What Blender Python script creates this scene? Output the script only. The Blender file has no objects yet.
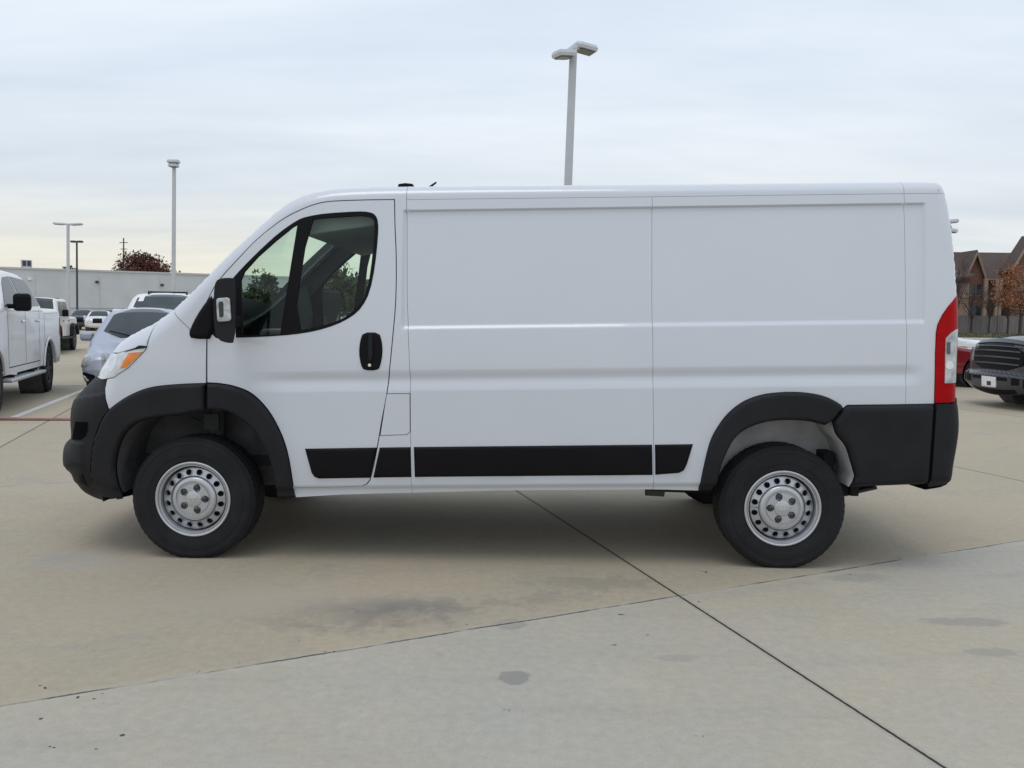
import bpy, bmesh, math, random
import numpy as np
from mathutils import Vector, Matrix
from mathutils.geometry import delaunay_2d_cdt
random.seed(7); rng = np.random.default_rng(7)
rad = math.radians
scene = bpy.context.scene
COL = scene.collection

# ------------------------------------------------------------------ camera, sky, sun
F, CX, CY = 880.0, 512.0, 384.0
PITCH, ROLL, CAMH = 4.36, 0.68, 1.43
def cam_axes():
    p, r = rad(PITCH), rad(ROLL)
    fw = np.array([0, math.cos(p), -math.sin(p)]); up = np.array([0, math.sin(p), math.cos(p)]); rt = np.array([1., 0, 0])
    return rt*math.cos(r)+up*math.sin(r), -rt*math.sin(r)+up*math.cos(r), fw
AX = cam_axes()
def ray(px, py):
    return AX[2] + AX[0]*(px-CX)/F - AX[1]*(py-CY)/F
def ground(px, py, z=0.0):
    d = ray(px, py); t = (z-CAMH)/d[2]
    return np.array([0, 0, CAMH]) + d*t
YS = F/769.0
def at_depth(px, py, Y):
    d = ray(px, py); return np.array([0, 0, CAMH]) + d*(Y*YS/d[1])

cam_data = bpy.data.cameras.new("camera")
cam_data.sensor_width = 36.0; cam_data.lens = F/1024*36.0
cam_data.clip_end = 3000; cam_data.clip_start = 0.05
cam = bpy.data.objects.new("camera", cam_data); COL.objects.link(cam)
m = Matrix.Identity(4)
for i in range(3):
    m[i][0] = AX[0][i]; m[i][1] = AX[1][i]; m[i][2] = -AX[2][i]
m[2][3] = CAMH
cam.matrix_world = m
scene.camera = cam

SUN_EL, SUN_AZ = 72.0, -150.0       # azimuth from +Y (behind the van), negative = to the left
world = bpy.data.worlds.new("World"); scene.world = world; world.use_nodes = True
nt = world.node_tree; nt.nodes.clear()
N = lambda t, tree=None: (tree or nt).nodes.new(t)
def build_world():
    L = nt.links.new
    out = N('ShaderNodeOutputWorld'); bg = N('ShaderNodeBackground'); L(bg.outputs[0], out.inputs[0])
    bg.inputs[1].default_value = 0.1
    sky = N('ShaderNodeTexSky'); sky.sky_type = 'NISHITA'; sky.sun_disc = False
    sky.sun_elevation = rad(SUN_EL); sky.sun_rotation = rad(SUN_AZ)
    sky.air_density = 1.0; sky.dust_density = 2.0
    tc = N('ShaderNodeTexCoord'); sep = N('ShaderNodeSeparateXYZ'); L(tc.outputs['Generated'], sep.inputs[0])
    # overcast: layers of cloud on a plane above (direction / elevation), so they flatten to the horizon
    mx = N('ShaderNodeMath'); mx.operation = 'MAXIMUM'; mx.inputs[1].default_value = 0.0; L(sep.outputs[2], mx.inputs[0])
    ad = N('ShaderNodeMath'); ad.operation = 'ADD'; ad.inputs[1].default_value = 0.16; L(mx.outputs[0], ad.inputs[0])
    dv = N('ShaderNodeVectorMath'); dv.operation = 'DIVIDE'
    cb = N('ShaderNodeCombineXYZ')
    for k in range(3): L(ad.outputs[0], cb.inputs[k])
    L(tc.outputs['Generated'], dv.inputs[0]); L(cb.outputs[0], dv.inputs[1])
    n1 = N('ShaderNodeTexNoise'); n1.inputs['Scale'].default_value = 0.9; n1.inputs['Detail'].default_value = 5; n1.inputs['Roughness'].default_value = 0.5
    n1.inputs['Distortion'].default_value = 0.4
    mp = N('ShaderNodeMapping'); mp.inputs['Scale'].default_value = (0.55, 1.5, 1.0); mp.inputs['Location'].default_value = (3.1, 1.4, 0.3); mp.inputs['Rotation'].default_value = (0, 0, rad(-14))
    L(dv.outputs[0], mp.inputs[0]); L(mp.outputs[0], n1.inputs['Vector'])
    n2 = N('ShaderNodeTexNoise'); n2.inputs['Scale'].default_value = 4.0; n2.inputs['Detail'].default_value = 6; n2.inputs['Roughness'].default_value = 0.55
    L(mp.outputs[0], n2.inputs['Vector'])
    # elevation ramp
    ramp = N('ShaderNodeValToRGB'); L(mx.outputs[0], ramp.inputs[0])
    e = ramp.color_ramp.elements
    e[0].position = 0.0; e[0].color = (0.665, 0.68, 0.675, 1)
    e[1].position = 0.10; e[1].color = (0.655, 0.695, 0.715, 1)
    for p_, c_ in ((0.25, (0.685, 0.745, 0.815, 1)), (0.45, (0.66, 0.73, 0.82, 1)), (1.0, (0.60, 0.67, 0.77, 1))):
        x = e.new(p_); x.color = c_
    # warm band low in the left of the sky
    wl = N('ShaderNodeMapRange'); wl.interpolation_type = 'SMOOTHSTEP'; L(sep.outputs[2], wl.inputs[0])
    wl.inputs[1].default_value = 0.15; wl.inputs[2].default_value = 0.0; wl.inputs[3].default_value = 0.0; wl.inputs[4].default_value = 1.0
    wx = N('ShaderNodeMapRange'); wx.interpolation_type = 'SMOOTHSTEP'; L(sep.outputs[0], wx.inputs[0])
    wx.inputs[1].default_value = 0.25; wx.inputs[2].default_value = -0.35; wx.inputs[3].default_value = 0.0; wx.inputs[4].default_value = 1.0
    wm = N('ShaderNodeMath'); wm.operation = 'MULTIPLY'; L(wl.outputs[0], wm.inputs[0]); L(wx.outputs[0], wm.inputs[1])
    mixw = N('ShaderNodeMix'); mixw.data_type = 'RGBA'; L(wm.outputs[0], mixw.inputs[0]); L(ramp.outputs[0], mixw.inputs[6]); mixw.inputs[7].default_value = (0.76, 0.715, 0.60, 1)
    # cloud modulation
    cr = N('ShaderNodeValToRGB'); L(n1.outputs[0], cr.inputs[0]); c = cr.color_ramp.elements
    c[0].position = 0.36; c[0].color = (0.885, 0.905, 0.935, 1); c[1].position = 0.62; c[1].color = (1.03, 1.025, 1.015, 1)
    mm = N('ShaderNodeMix'); mm.data_type = 'RGBA'; mm.blend_type = 'MULTIPLY'; mm.inputs[0].default_value = 1.0
    L(mixw.outputs[2], mm.inputs[6]); L(cr.outputs[0], mm.inputs[7])
    c2 = N('ShaderNodeValToRGB'); L(n2.outputs[0], c2.inputs[0]); c = c2.color_ramp.elements
    c[0].position = 0.3; c[0].color = (0.95, 0.96, 0.975, 1); c[1].position = 0.7; c[1].color = (1.025, 1.02, 1.015, 1)
    m2 = N('ShaderNodeMix'); m2.data_type = 'RGBA'; m2.blend_type = 'MULTIPLY'; m2.inputs[0].default_value = 1.0
    L(mm.outputs[2], m2.inputs[6]); L(c2.outputs[0], m2.inputs[7])
    sc = N('ShaderNodeVectorMath'); sc.operation = 'SCALE'; sc.inputs['Scale'].default_value = SKY_GAIN; L(m2.outputs[2], sc.inputs[0])
    mx2 = N('ShaderNodeMix'); mx2.data_type = 'RGBA'; mx2.inputs[0].default_value = 0.9
    L(sky.outputs[0], mx2.inputs[6]); L(sc.outputs[0], mx2.inputs[7])
    L(mx2.outputs[2], bg.inputs[0])
SKY_GAIN = 12.7
build_world()
sun_d = bpy.data.lights.new("sun", 'SUN'); sun_d.energy = 0.8; sun_d.angle = rad(28); sun_d.color = (1.0, 0.95, 0.88)
sun = bpy.data.objects.new("sun", sun_d); COL.objects.link(sun)
a_, e_ = rad(SUN_AZ), rad(SUN_EL)
sdir = Vector((math.sin(a_)*math.cos(e_), math.cos(a_)*math.cos(e_), math.sin(e_)))
sun.rotation_euler = (-sdir).to_track_quat('-Z', 'Y').to_euler(); sun.location = (0, 0, 30)
scene.view_settings.view_transform = 'Standard'; scene.view_settings.look = 'None'
scene.view_settings.exposure = 0.0; scene.view_settings.gamma = 1.0; scene.view_settings.use_curve_mapping = False
try: scene.cycles.max_bounces = 10; scene.cycles.transparent_max_bounces = 16
except Exception: pass

# ------------------------------------------------------------------ materials
def mat(name, col, rough=0.5, metal=0.0, coat=0.0, noise=0.0, nscale=6.0, bump=0.0, bscale=60.0, spec=0.5, stretch=None):
    mt = bpy.data.materials.new(name); mt.use_nodes = True
    t = mt.node_tree; b = t.nodes['Principled BSDF']
    b.inputs['Base Color'].default_value = (*col, 1); b.inputs['Roughness'].default_value = rough
    b.inputs['Metallic'].default_value = metal; b.inputs['Coat Weight'].default_value = coat; b.inputs['Coat Roughness'].default_value = 0.04
    b.inputs['Specular IOR Level'].default_value = spec
    tc = t.nodes.new('ShaderNodeTexCoord'); vec = tc.outputs['Object']
    if stretch:
        mp = t.nodes.new('ShaderNodeMapping'); mp.inputs['Scale'].default_value = stretch; t.links.new(vec, mp.inputs[0]); vec = mp.outputs[0]
    if noise > 0:
        n = t.nodes.new('ShaderNodeTexNoise'); n.inputs['Scale'].default_value = nscale; n.inputs['Detail'].default_value = 6
        t.links.new(vec, n.inputs['Vector'])
        r = t.nodes.new('ShaderNodeValToRGB'); t.links.new(n.outputs[0], r.inputs[0])
        r.color_ramp.elements[0].position = 0.3; r.color_ramp.elements[0].color = (*[c*(1-noise) for c in col], 1)
        r.color_ramp.elements[1].position = 0.7; r.color_ramp.elements[1].color = (*[min(1, c*(1+noise)) for c in col], 1)
        t.links.new(r.outputs[0], b.inputs['Base Color'])
    if bump > 0:
        n = t.nodes.new('ShaderNodeTexNoise'); n.inputs['Scale'].default_value = bscale; n.inputs['Detail'].default_value = 4
        t.links.new(vec, n.inputs['Vector'])
        bp = t.nodes.new('ShaderNodeBump'); bp.inputs['Strength'].default_value = bump; bp.inputs['Distance'].default_value = 0.01
        t.links.new(n.outputs[0], bp.inputs['Height']); t.links.new(bp.outputs[0], b.inputs['Normal'])
    return mt
def glass(name, tint, gloss=1.0, ior=1.5):
    mt = bpy.data.materials.new(name); mt.use_nodes = True; t = mt.node_tree; t.nodes.clear()
    o = t.nodes.new('ShaderNodeOutputMaterial'); mx = t.nodes.new('ShaderNodeMixShader'); tr = t.nodes.new('ShaderNodeBsdfTransparent')
    gl = t.nodes.new('ShaderNodeBsdfGlossy'); fr = t.nodes.new('ShaderNodeLayerWeight'); pw = t.nodes.new('ShaderNodeMath'); pw.operation = 'POWER'; pw.inputs[1].default_value = 4.0; ma = t.nodes.new('ShaderNodeMath'); ma.operation = 'MULTIPLY_ADD'; ma.inputs[1].default_value = 0.85; ma.inputs[2].default_value = 0.022
    tr.inputs[0].default_value = (*tint, 1); gl.inputs['Roughness'].default_value = 0.02; gl.inputs[0].default_value = (gloss, gloss, gloss, 1); fr.inputs[0].default_value = 0.5
    t.links.new(fr.outputs['Facing'], pw.inputs[0]); t.links.new(pw.outputs[0], ma.inputs[0]); t.links.new(ma.outputs[0], mx.inputs[0]); t.links.new(tr.outputs[0], mx.inputs[1]); t.links.new(gl.outputs[0], mx.inputs[2]); t.links.new(mx.outputs[0], o.inputs[0])
    return mt
MT = {}
MT['white'] = mat('white_paint', (0.615, 0.642, 0.69), 0.38, coat=0.9, noise=0.012, nscale=2.0)
MT['black'] = mat('black_plastic', (0.0155, 0.0155, 0.018), 0.58, noise=0.18, nscale=5, bump=0.1, bscale=260, spec=0.2)
MT['trim'] = mat('trim_plastic', (0.007, 0.0065, 0.008), 0.5, noise=0.12, nscale=4, bump=0.06, bscale=260, spec=0.12)
MT['gap'] = mat('shadow_gap', (0.004, 0.004, 0.0045), 0.95, spec=0.05)
MT['inner'] = mat('grey_interior', (0.05, 0.053, 0.056), 0.85, noise=0.06, nscale=8)
MT['headliner'] = mat('headliner', (0.32, 0.34, 0.35), 0.9, noise=0.05, nscale=8)
MT['dash'] = mat('dark_dashboard', (0.022, 0.022, 0.025), 0.6, noise=0.1, nscale=9)
MT['glass'] = glass('tinted_window', (0.80, 0.91, 0.84))
MT['dkglass'] = mat('dark_glass', (0.072, 0.082, 0.090), 0.18, spec=0.14, noise=0.15, nscale=1.5)
MT['rubber'] = mat('tyre_rubber', (0.016, 0.016, 0.018), 0.75, noise=0.25, nscale=7, bump=0.15, bscale=120, spec=0.25)
MT['steel'] = mat('silver_steel_wheel', (0.53, 0.54, 0.565), 0.32, metal=0.6, noise=0.05, nscale=12)
MT['nut'] = mat('dark_lug_nut', (0.05, 0.052, 0.06), 0.35, metal=0.6)
MT['drum'] = mat('rusty_drum', (0.035, 0.031, 0.029), 0.8, noise=0.4, nscale=14)
MT['well'] = mat('dusty_wheelhouse', (0.47, 0.475, 0.485), 0.85, noise=0.3, nscale=5)
MT['liner'] = mat('wheel_liner', (0.085, 0.085, 0.09), 0.85, noise=0.35, nscale=7)
MT['chassis'] = mat('underbody_black', (0.012, 0.0115, 0.011), 0.9, noise=0.3, nscale=8)
MT['red'] = mat('red_lens', (0.37, 0.001, 0.003), 0.35, coat=0.0, spec=0.12, noise=0.12, nscale=9, stretch=(1, 1, 6))
MT['clear'] = mat('clear_lens', (0.62, 0.64, 0.66), 0.12, coat=1.0, noise=0.28, nscale=16)
MT['amber'] = mat('amber_lens', (0.75, 0.20, 0.012), 0.2, coat=0.9, noise=0.22, nscale=26)
MT['chrome'] = mat('chrome', (0.75, 0.76, 0.78), 0.12, metal=1.0)
MT['mirror'] = mat('mirror_glass', (0.8, 0.82, 0.82), 0.02, metal=1.0)
MT['silverpaint'] = mat('silver_blue_paint', (0.43, 0.46, 0.54), 0.4, metal=0.3, coat=0.35, noise=0.03)
MT['greypaint'] = mat('dark_grey_paint', (0.042, 0.045, 0.052), 0.35, metal=0.25, coat=0.4, noise=0.05)
MT['redpaint'] = mat('red_paint', (0.20, 0.008, 0.012), 0.25, coat=1.0, noise=0.04)
MT['darkpaint'] = mat('dark_paint', (0.05, 0.055, 0.065), 0.25, coat=0.9, noise=0.05)
MT['bluepaint'] = mat('navy_paint', (0.03, 0.06, 0.13), 0.25, coat=0.9, noise=0.05)
MT['pole'] = mat('pole_paint', (0.52, 0.54, 0.56), 0.5, noise=0.05, nscale=3)
MT['darkpole'] = mat('dark_pole', (0.04, 0.04, 0.042), 0.5)
MT['lens'] = mat('lamp_lens', (0.13, 0.12, 0.11), 0.25)
MT['wallgrey'] = mat('grey_stucco', (0.55, 0.572, 0.578), 0.9, noise=0.06, nscale=0.35, bump=0.1, bscale=4)
MT['coping'] = mat('roof_coping', (0.50, 0.51, 0.515), 0.8)
MT['lampmix'] = mat('lamp_glass', (0.30, 0.315, 0.33), 0.2, coat=0.5, noise=0.45, nscale=14)
MT['clear2'] = mat('grey_clear_lens', (0.45, 0.465, 0.475), 0.15, coat=0.9, noise=0.4, nscale=22)
MT['whitecar'] = mat('white_car_paint', (0.76, 0.765, 0.76), 0.38, coat=0.7, noise=0.015, nscale=2.0)
MT['sticker'] = mat('paper_white', (0.8, 0.8, 0.8), 0.7)

# ------------------------------------------------------------------ 2D patch machinery
def resample(poly, g, closed=True):
    P = [np.asarray(p, float) for p in poly]; out = []
    n = len(P)
    for i in range(n if closed else n-1):
        a, b = P[i], P[(i+1) % n]; k = max(1, int(math.ceil(np.linalg.norm(b-a)/g)))
        for j in range(k): out.append(a+(b-a)*j/k)
    if not closed: out.append(P[-1])
    return np.array(out)
def smooth(poly, it=1, closed=True, keep=()):
    """Chaikin corner cutting"""
    P = np.array(poly, float)
    for _ in range(it):
        n = len(P); o = []
        if not closed: o.append(P[0])
        for i in range(n if closed else n-1):
            a, b = P[i], P[(i+1) % n]; o += [a*.75+b*.25, a*.25+b*.75]
        if not closed: o.append(P[-1])
        P = np.array(o)
    return P
def spline(pts, n=5):
    P = [np.array(p, float) for p in pts]; o = []
    for i in range(len(P)-1):
        a, b = P[i], P[i+1]; p0 = P[i-1] if i else a*2-b; p3 = P[i+2] if i+2 < len(P) else b*2-a
        for k in range(n):
            t = k/n; o.append(.5*((2*a)+(b-p0)*t+(2*p0-5*a+4*b-p3)*t*t+(3*a-p0-3*b+p3)*t**3))
    o.append(P[-1]); return [tuple(q) for q in o]
def roundpoly(pts, r, n=4):
    P = [np.array(p, float) for p in pts]; o = []; m_ = len(P)
    for i in range(m_):
        a, b, c = P[i-1], P[i], P[(i+1) % m_]; u, v = a-b, c-b; lu, lv = np.linalg.norm(u), np.linalg.norm(v)
        p, q = b+u/lu*min(r, lu*.45), b+v/lv*min(r, lv*.45)
        for k in range(n+1):
            t = k/n; o.append((1-t)**2*p+2*t*(1-t)*b+t*t*q)
    return np.array(o)
def inside(pts, poly):
    x, y = pts[:, 0], pts[:, 1]; c = np.zeros(len(pts), bool); n = len(poly)
    for i in range(n):
        x1, y1 = poly[i]; x2, y2 = poly[(i+1) % n]
        if y1 == y2: continue
        cond = ((y1 > y) != (y2 > y)) & (x < (x2-x1)*(y-y1)/(y2-y1)+x1)
        c ^= cond
    return c
def dist_path(pts, P, closed=True):
    """distance to polyline, index and parameter of nearest segment"""
    n = len(P); best = np.full(len(pts), 1e9); idx = np.zeros(len(pts), int); tt = np.zeros(len(pts))
    for i in range(n if closed else n-1):
        a, b = P[i], P[(i+1) % n]; ab = b-a; L2 = ab@ab
        if L2 < 1e-14: continue
        t = np.clip(((pts-a)@ab)/L2, 0, 1); q = a+t[:, None]*ab
        d = np.hypot(pts[:, 0]-q[:, 0], pts[:, 1]-q[:, 1]); mk = d < best
        best[mk] = d[mk]; idx[mk] = i; tt[mk] = t[mk]
    return best, idx, tt
def inset(poly, d):
    P = np.array(poly, float); n = len(P)
    area = 0.5*sum(P[i][0]*P[(i+1) % n][1]-P[(i+1) % n][0]*P[i][1] for i in range(n)); s = 1 if area > 0 else -1
    out = []
    for i in range(n):
        a, b, c = P[i-1], P[i], P[(i+1) % n]
        e1 = b-a; e2 = c-b; e1 = e1/(np.linalg.norm(e1)+1e-12); e2 = e2/(np.linalg.norm(e2)+1e-12)
        n1 = np.array([-e1[1], e1[0]])*s; n2 = np.array([-e2[1], e2[0]])*s
        m_ = n1+n2; L = m_@m_
        out.append(b+m_*(2*d/L) if L > 0.35 else b+n1*d)
    return np.array(out)
def link(name, me, material, parent=None):
    o = bpy.data.objects.new(name, me); COL.objects.link(o)
    if material is not None and not me.materials: me.materials.append(material)
    if parent is not None: o.parent = parent
    return o
def patch(name, polys, fmap, material, parent, g=0.02, holes=(), flange=0.0, eps=0.002, extra=None):
    """triangulated surface over the intersection of polys minus holes, lifted by fmap(a,b)->xyz, with analytic normals"""
    rs = [resample(p, g) for p in polys]; hs = [resample(h, g) for h in holes]
    lo = np.max([r.min(0) for r in rs], 0); hi = np.min([r.max(0) for r in rs], 0)
    gx, gy = np.arange(lo[0]+g/2, hi[0], g), np.arange(lo[1]+g/2, hi[1], g)
    if len(gx) and len(gy):
        G = np.array([(x+(g/2 if j % 2 else 0), y) for j, y in enumerate(gy) for x in gx])
        ok = np.ones(len(G), bool)
        for r in rs: ok &= inside(G, r)
        for h in hs: ok &= ~inside(G, h)
        for r in rs+hs:
            ok[ok] &= dist_path(G[ok], r)[0] > 0.4*g
        G = G[ok]
    else: G = np.zeros((0, 2))
    if extra is not None and len(extra):
        E0 = np.asarray(extra, float); ok = np.ones(len(E0), bool)
        for r in rs: ok &= inside(E0, r)
        for h in hs: ok &= ~inside(E0, h)
        for r in rs+hs:
            if ok.any(): ok[ok] &= dist_path(E0[ok], r)[0] > 0.004
        E0 = E0[ok]
        if len(E0) and len(G):
            key = set(map(tuple, np.floor(E0/0.009).astype(int))); kg = np.floor(G/0.009).astype(int)
            near = np.array([any((a+i, b+j) in key for i in (-1, 0, 1) for j in (-1, 0, 1)) for a, b in kg]); G = G[~near]
        G = np.concatenate([G, E0])
    verts = []; edges = []
    for r in rs+hs:
        k = len(verts); n = len(r); verts += [Vector((p[0], p[1])) for p in r]; edges += [(k+i, k+(i+1) % n) for i in range(n)]
    verts += [Vector((p[0], p[1])) for p in G]
    V, E_, Fc = delaunay_2d_cdt(verts, edges, [], 0, 1e-6)[:3]
    V = np.array([(v[0], v[1]) for v in V]); Fc = np.array([f for f in Fc if len(f) == 3])
    cen = V[Fc].mean(1); ok = np.ones(len(Fc), bool)
    for r in rs: ok &= inside(cen, r)
    for h in hs: ok &= ~inside(cen, h)
    Fc = Fc[ok]
    used = np.unique(Fc); rem = -np.ones(len(V), int); rem[used] = np.arange(len(used)); V = V[used]; Fc = rem[Fc]
    a, b = V[:, 0], V[:, 1]
    P = np.array(fmap(a, b)).reshape(-1, 3)
    da = np.array(fmap(a+eps, b))-np.array(fmap(a-eps, b)); db = np.array(fmap(a, b+eps))-np.array(fmap(a, b-eps))
    nn = np.cross(da, db); nn /= np.linalg.norm(nn, axis=1)[:, None]+1e-15
    verts3 = P.tolist(); faces = Fc.tolist(); ln = [nn[i] for f in Fc for i in f]
    if flange > 0:
        from collections import Counter
        cnt = Counter(); dirn = {}
        for f in faces:
            for i in range(3):
                e = (f[i], f[(i+1) % 3]); k = tuple(sorted(e)); cnt[k] += 1; dirn[k] = e
        mp = {}
        for k, c in cnt.items():
            if c != 1: continue
            i, j = dirn[k]
            for q in (i, j):
                if q not in mp:
                    mp[q] = len(verts3); verts3.append(P[q].tolist()); verts3.append((P[q]-nn[q]*flange).tolist())
            A, B = mp[i], mp[j]
            faces.append([B, A, A+1, B+1])
            va, vb = np.array(verts3[A]), np.array(verts3[B]); fn = np.cross(va-vb, np.array(verts3[A+1])-vb)
            fn /= np.linalg.norm(fn)+1e-15; ln += [fn]*4
    me = bpy.data.meshes.new(name); me.from_pydata(verts3, [], faces)
    me.polygons.foreach_set('use_smooth', [True]*len(faces))
    me.normals_split_custom_set([tuple(v) for v in ln])
    me.update()
    return link(name, me, material, parent)

class Shell:
    """a vehicle body: side outline (front bottom, over the roof, to rear bottom) with rounded edge; -x is the front, -y the near side"""
    def __init__(s, path, R, I, hw, crown, bottom, feat=None):
        s.P = np.array(path, float); s.R = np.array(R, float); s.I = np.array(I, float); s.hw = hw; s.crown = np.array(crown, float); s.feat = feat
        s.loop = np.array(list(path)+list(bottom), float)
        d = np.linalg.norm(np.diff(s.P, axis=0), axis=1); s.s = np.concatenate([[0], np.cumsum(d)])
        t = np.gradient(s.P, axis=0); t /= np.linalg.norm(t, axis=1)[:, None]; s.n = np.stack([-t[:, 1], t[:, 0]], 1)
    def y(s, x, z):
        x = np.asarray(x, float); z = np.asarray(z, float); sh = x.shape
        pts = np.stack([x.ravel(), z.ravel()], 1)
        d, i, t = dist_path(pts, s.P, closed=False)
        R = s.R[i]*(1-t)+s.R[i+1]*t; I = s.I[i]*(1-t)+s.I[i+1]*t
        d = np.where(inside(pts, s.loop), d, 0.0); q = np.clip(1-d/R, 0, 1)
        ins = I*(1-np.sqrt(np.clip(1-q*q, 0, 1)))
        y = -s.hw(pts[:, 0], pts[:, 1])+ins
        if s.feat is not None: y = y+s.feat(pts[:, 0], pts[:, 1])*np.clip(d/0.03, 0, 1)
        return y.reshape(sh)
    def side(s, off=0.0, prof=None):
        def f(a, b):
            y = s.y(a, b)-off
            if prof is not None: y = y-prof(a, b)
            return np.stack([a, y, b], 1)
        return f
    def at_s(s, q):
        x = np.interp(q, s.s, s.P[:, 0]); z = np.interp(q, s.s, s.P[:, 1]); nx = np.interp(q, s.s, s.n[:, 0]); nz = np.interp(q, s.s, s.n[:, 1])
        return x, z, nx, nz
    def cap(s, off=0.0):
        def f(a, b):
            x, z, nx, nz = s.at_s(a)
            w = s.hw(x, z)-np.interp(a, s.s, s.I); c = np.interp(a, s.s, s.crown)*(1-b*b)+off
            return np.stack([x+nx*c, b*w, z+nz*c], 1)
        return f
def edge_round(poly, h, r):
    P = np.array(poly, float)
    def f(a, b):
        pts = np.stack([a, b], 1); d = dist_path(pts, P)[0]; d = np.where(inside(pts, P), d, 0)
        q = np.clip(1-d/r, 0, 1); return h*np.sqrt(np.clip(1-q*q, 0, 1))
    return f
def rect(a0, b0, a1, b1): return [(a0, b0), (a1, b0), (a1, b1), (a0, b1)]
def circle(cx, cy, r, n=32, a0=0, a1=2*math.pi):
    return [(cx+r*math.cos(a0+(a1-a0)*i/n), cy+r*math.sin(a0+(a1-a0)*i/n)) for i in range(n)]

# ------------------------------------------------------------------ 3D mesh builder
class MB:
    def __init__(s): s.v = []; s.f = []
    def add(s, v, f):
        k = len(s.v); s.v += [tuple(map(float, p)) for p in v]; s.f += [[i+k for i in q] for q in f]; return s
    def box(s, c, d, rot=None):
        c = np.array(c, float); h = np.array(d, float)/2
        v = [np.array((x, y, z))*h for x in (-1, 1) for y in (-1, 1) for z in (-1, 1)]
        if rot is not None: v = [np.array(rot @ Vector(p)) for p in v]
        return s.add([p+c for p in v], [[0, 1, 3, 2], [4, 6, 7, 5], [0, 4, 5, 1], [2, 3, 7, 6], [0, 2, 6, 4], [1, 5, 7, 3]])
    def prism(s, poly, axis, a, b):
        """extrude a 2D polygon along an axis ('x','y','z') from a to b"""
        n = len(poly); mk = {'x': lambda p, t: (t, p[0], p[1]), 'y': lambda p, t: (p[0], t, p[1]), 'z': lambda p, t: (p[0], p[1], t)}[axis]
        return s.add([mk(p, a) for p in poly]+[mk(p, b) for p in poly], [list(range(n))[::-1], list(range(n, 2*n))]+[[i, (i+1) % n, n+(i+1) % n, n+i] for i in range(n)])
    def tube(s, pts, r, n=8):
        pts = [np.array(p, float) for p in pts]; rs = r if hasattr(r, '__len__') else [r]*len(pts); k0 = len(s.v); f = []; v = []
        for i, p in enumerate(pts):
            t = pts[min(i+1, len(pts)-1)]-pts[max(i-1, 0)]; t /= np.linalg.norm(t)+1e-12
            a = np.cross(t, (0, 0, 1.)) if abs(t[2]) < .95 else np.cross(t, (1., 0, 0)); a /= np.linalg.norm(a); b = np.cross(t, a)
            v += [p+rs[i]*(a*math.cos(2*math.pi*j/n)+b*math.sin(2*math.pi*j/n)) for j in range(n)]
        for i in range(len(pts)-1):
            for j in range(n): f.append([i*n+j, i*n+(j+1) % n, (i+1)*n+(j+1) % n, (i+1)*n+j])
        f += [list(range(n))[::-1], [(len(pts)-1)*n+j for j in range(n)]]
        return s.add(v, f)
    def lathe(s, prof, n=48, c=(0, 0, 0), wob=None):
        """profile (y, r) around the y axis"""
        v = []; f = []; m_ = len(prof)
        for j in range(n):
            a = 2*math.pi*j/n
            for i, (y, r) in enumerate(prof):
                rr = r+(wob(i, j) if wob else 0); v.append((c[0]+rr*math.cos(a), c[1]+y, c[2]+rr*math.sin(a)))
        for j in range(n):
            for i in range(m_-1): f.append([j*m_+i, j*m_+i+1, ((j+1) % n)*m_+i+1, ((j+1) % n)*m_+i])
        return s.add(v, f)
    def build(s, name, material, parent=None, smooth_angle=None, bevel=0.0, loc=None):
        me = bpy.data.meshes.new(name); me.from_pydata(s.v, [], s.f); me.update()
        bm = bmesh.new(); bm.from_mesh(me); bmesh.ops.recalc_face_normals(bm, faces=bm.faces); bm.to_mesh(me); bm.free()
        if smooth_angle is not None:
            me.polygons.foreach_set('use_smooth', [True]*len(me.polygons)); me.set_sharp_from_angle(angle=rad(smooth_angle))
        o = link(name, me, material, parent)
        if bevel > 0:
            b = o.modifiers.new('bevel', 'BEVEL'); b.width = bevel; b.segments = 2; b.limit_method = 'ANGLE'
        if loc is not None: o.location = loc
        return o
def empty(name, label, cat, loc=(0, 0, 0), rz=0.0, group=None):
    o = bpy.data.objects.new(name, None); COL.objects.link(o); o.empty_display_size = 0.2
    o.location = loc; o.rotation_euler = (0, 0, rz); tag(o, label, cat, group); return o
def tag(o, label=None, cat=None, group=None, kind=None):
    if label: o['label'] = label
    if cat: o['category'] = cat
    if group: o['group'] = group
    if kind: o['kind'] = kind
    return o
def mirror_copy(o, parent):
    c = o.copy(); COL.objects.link(c); c.parent = parent; return c
def sstep(a, b, x):
    t = np.clip((x-a)/(b-a), 0, 1); return t*t*(3-2*t)

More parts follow.
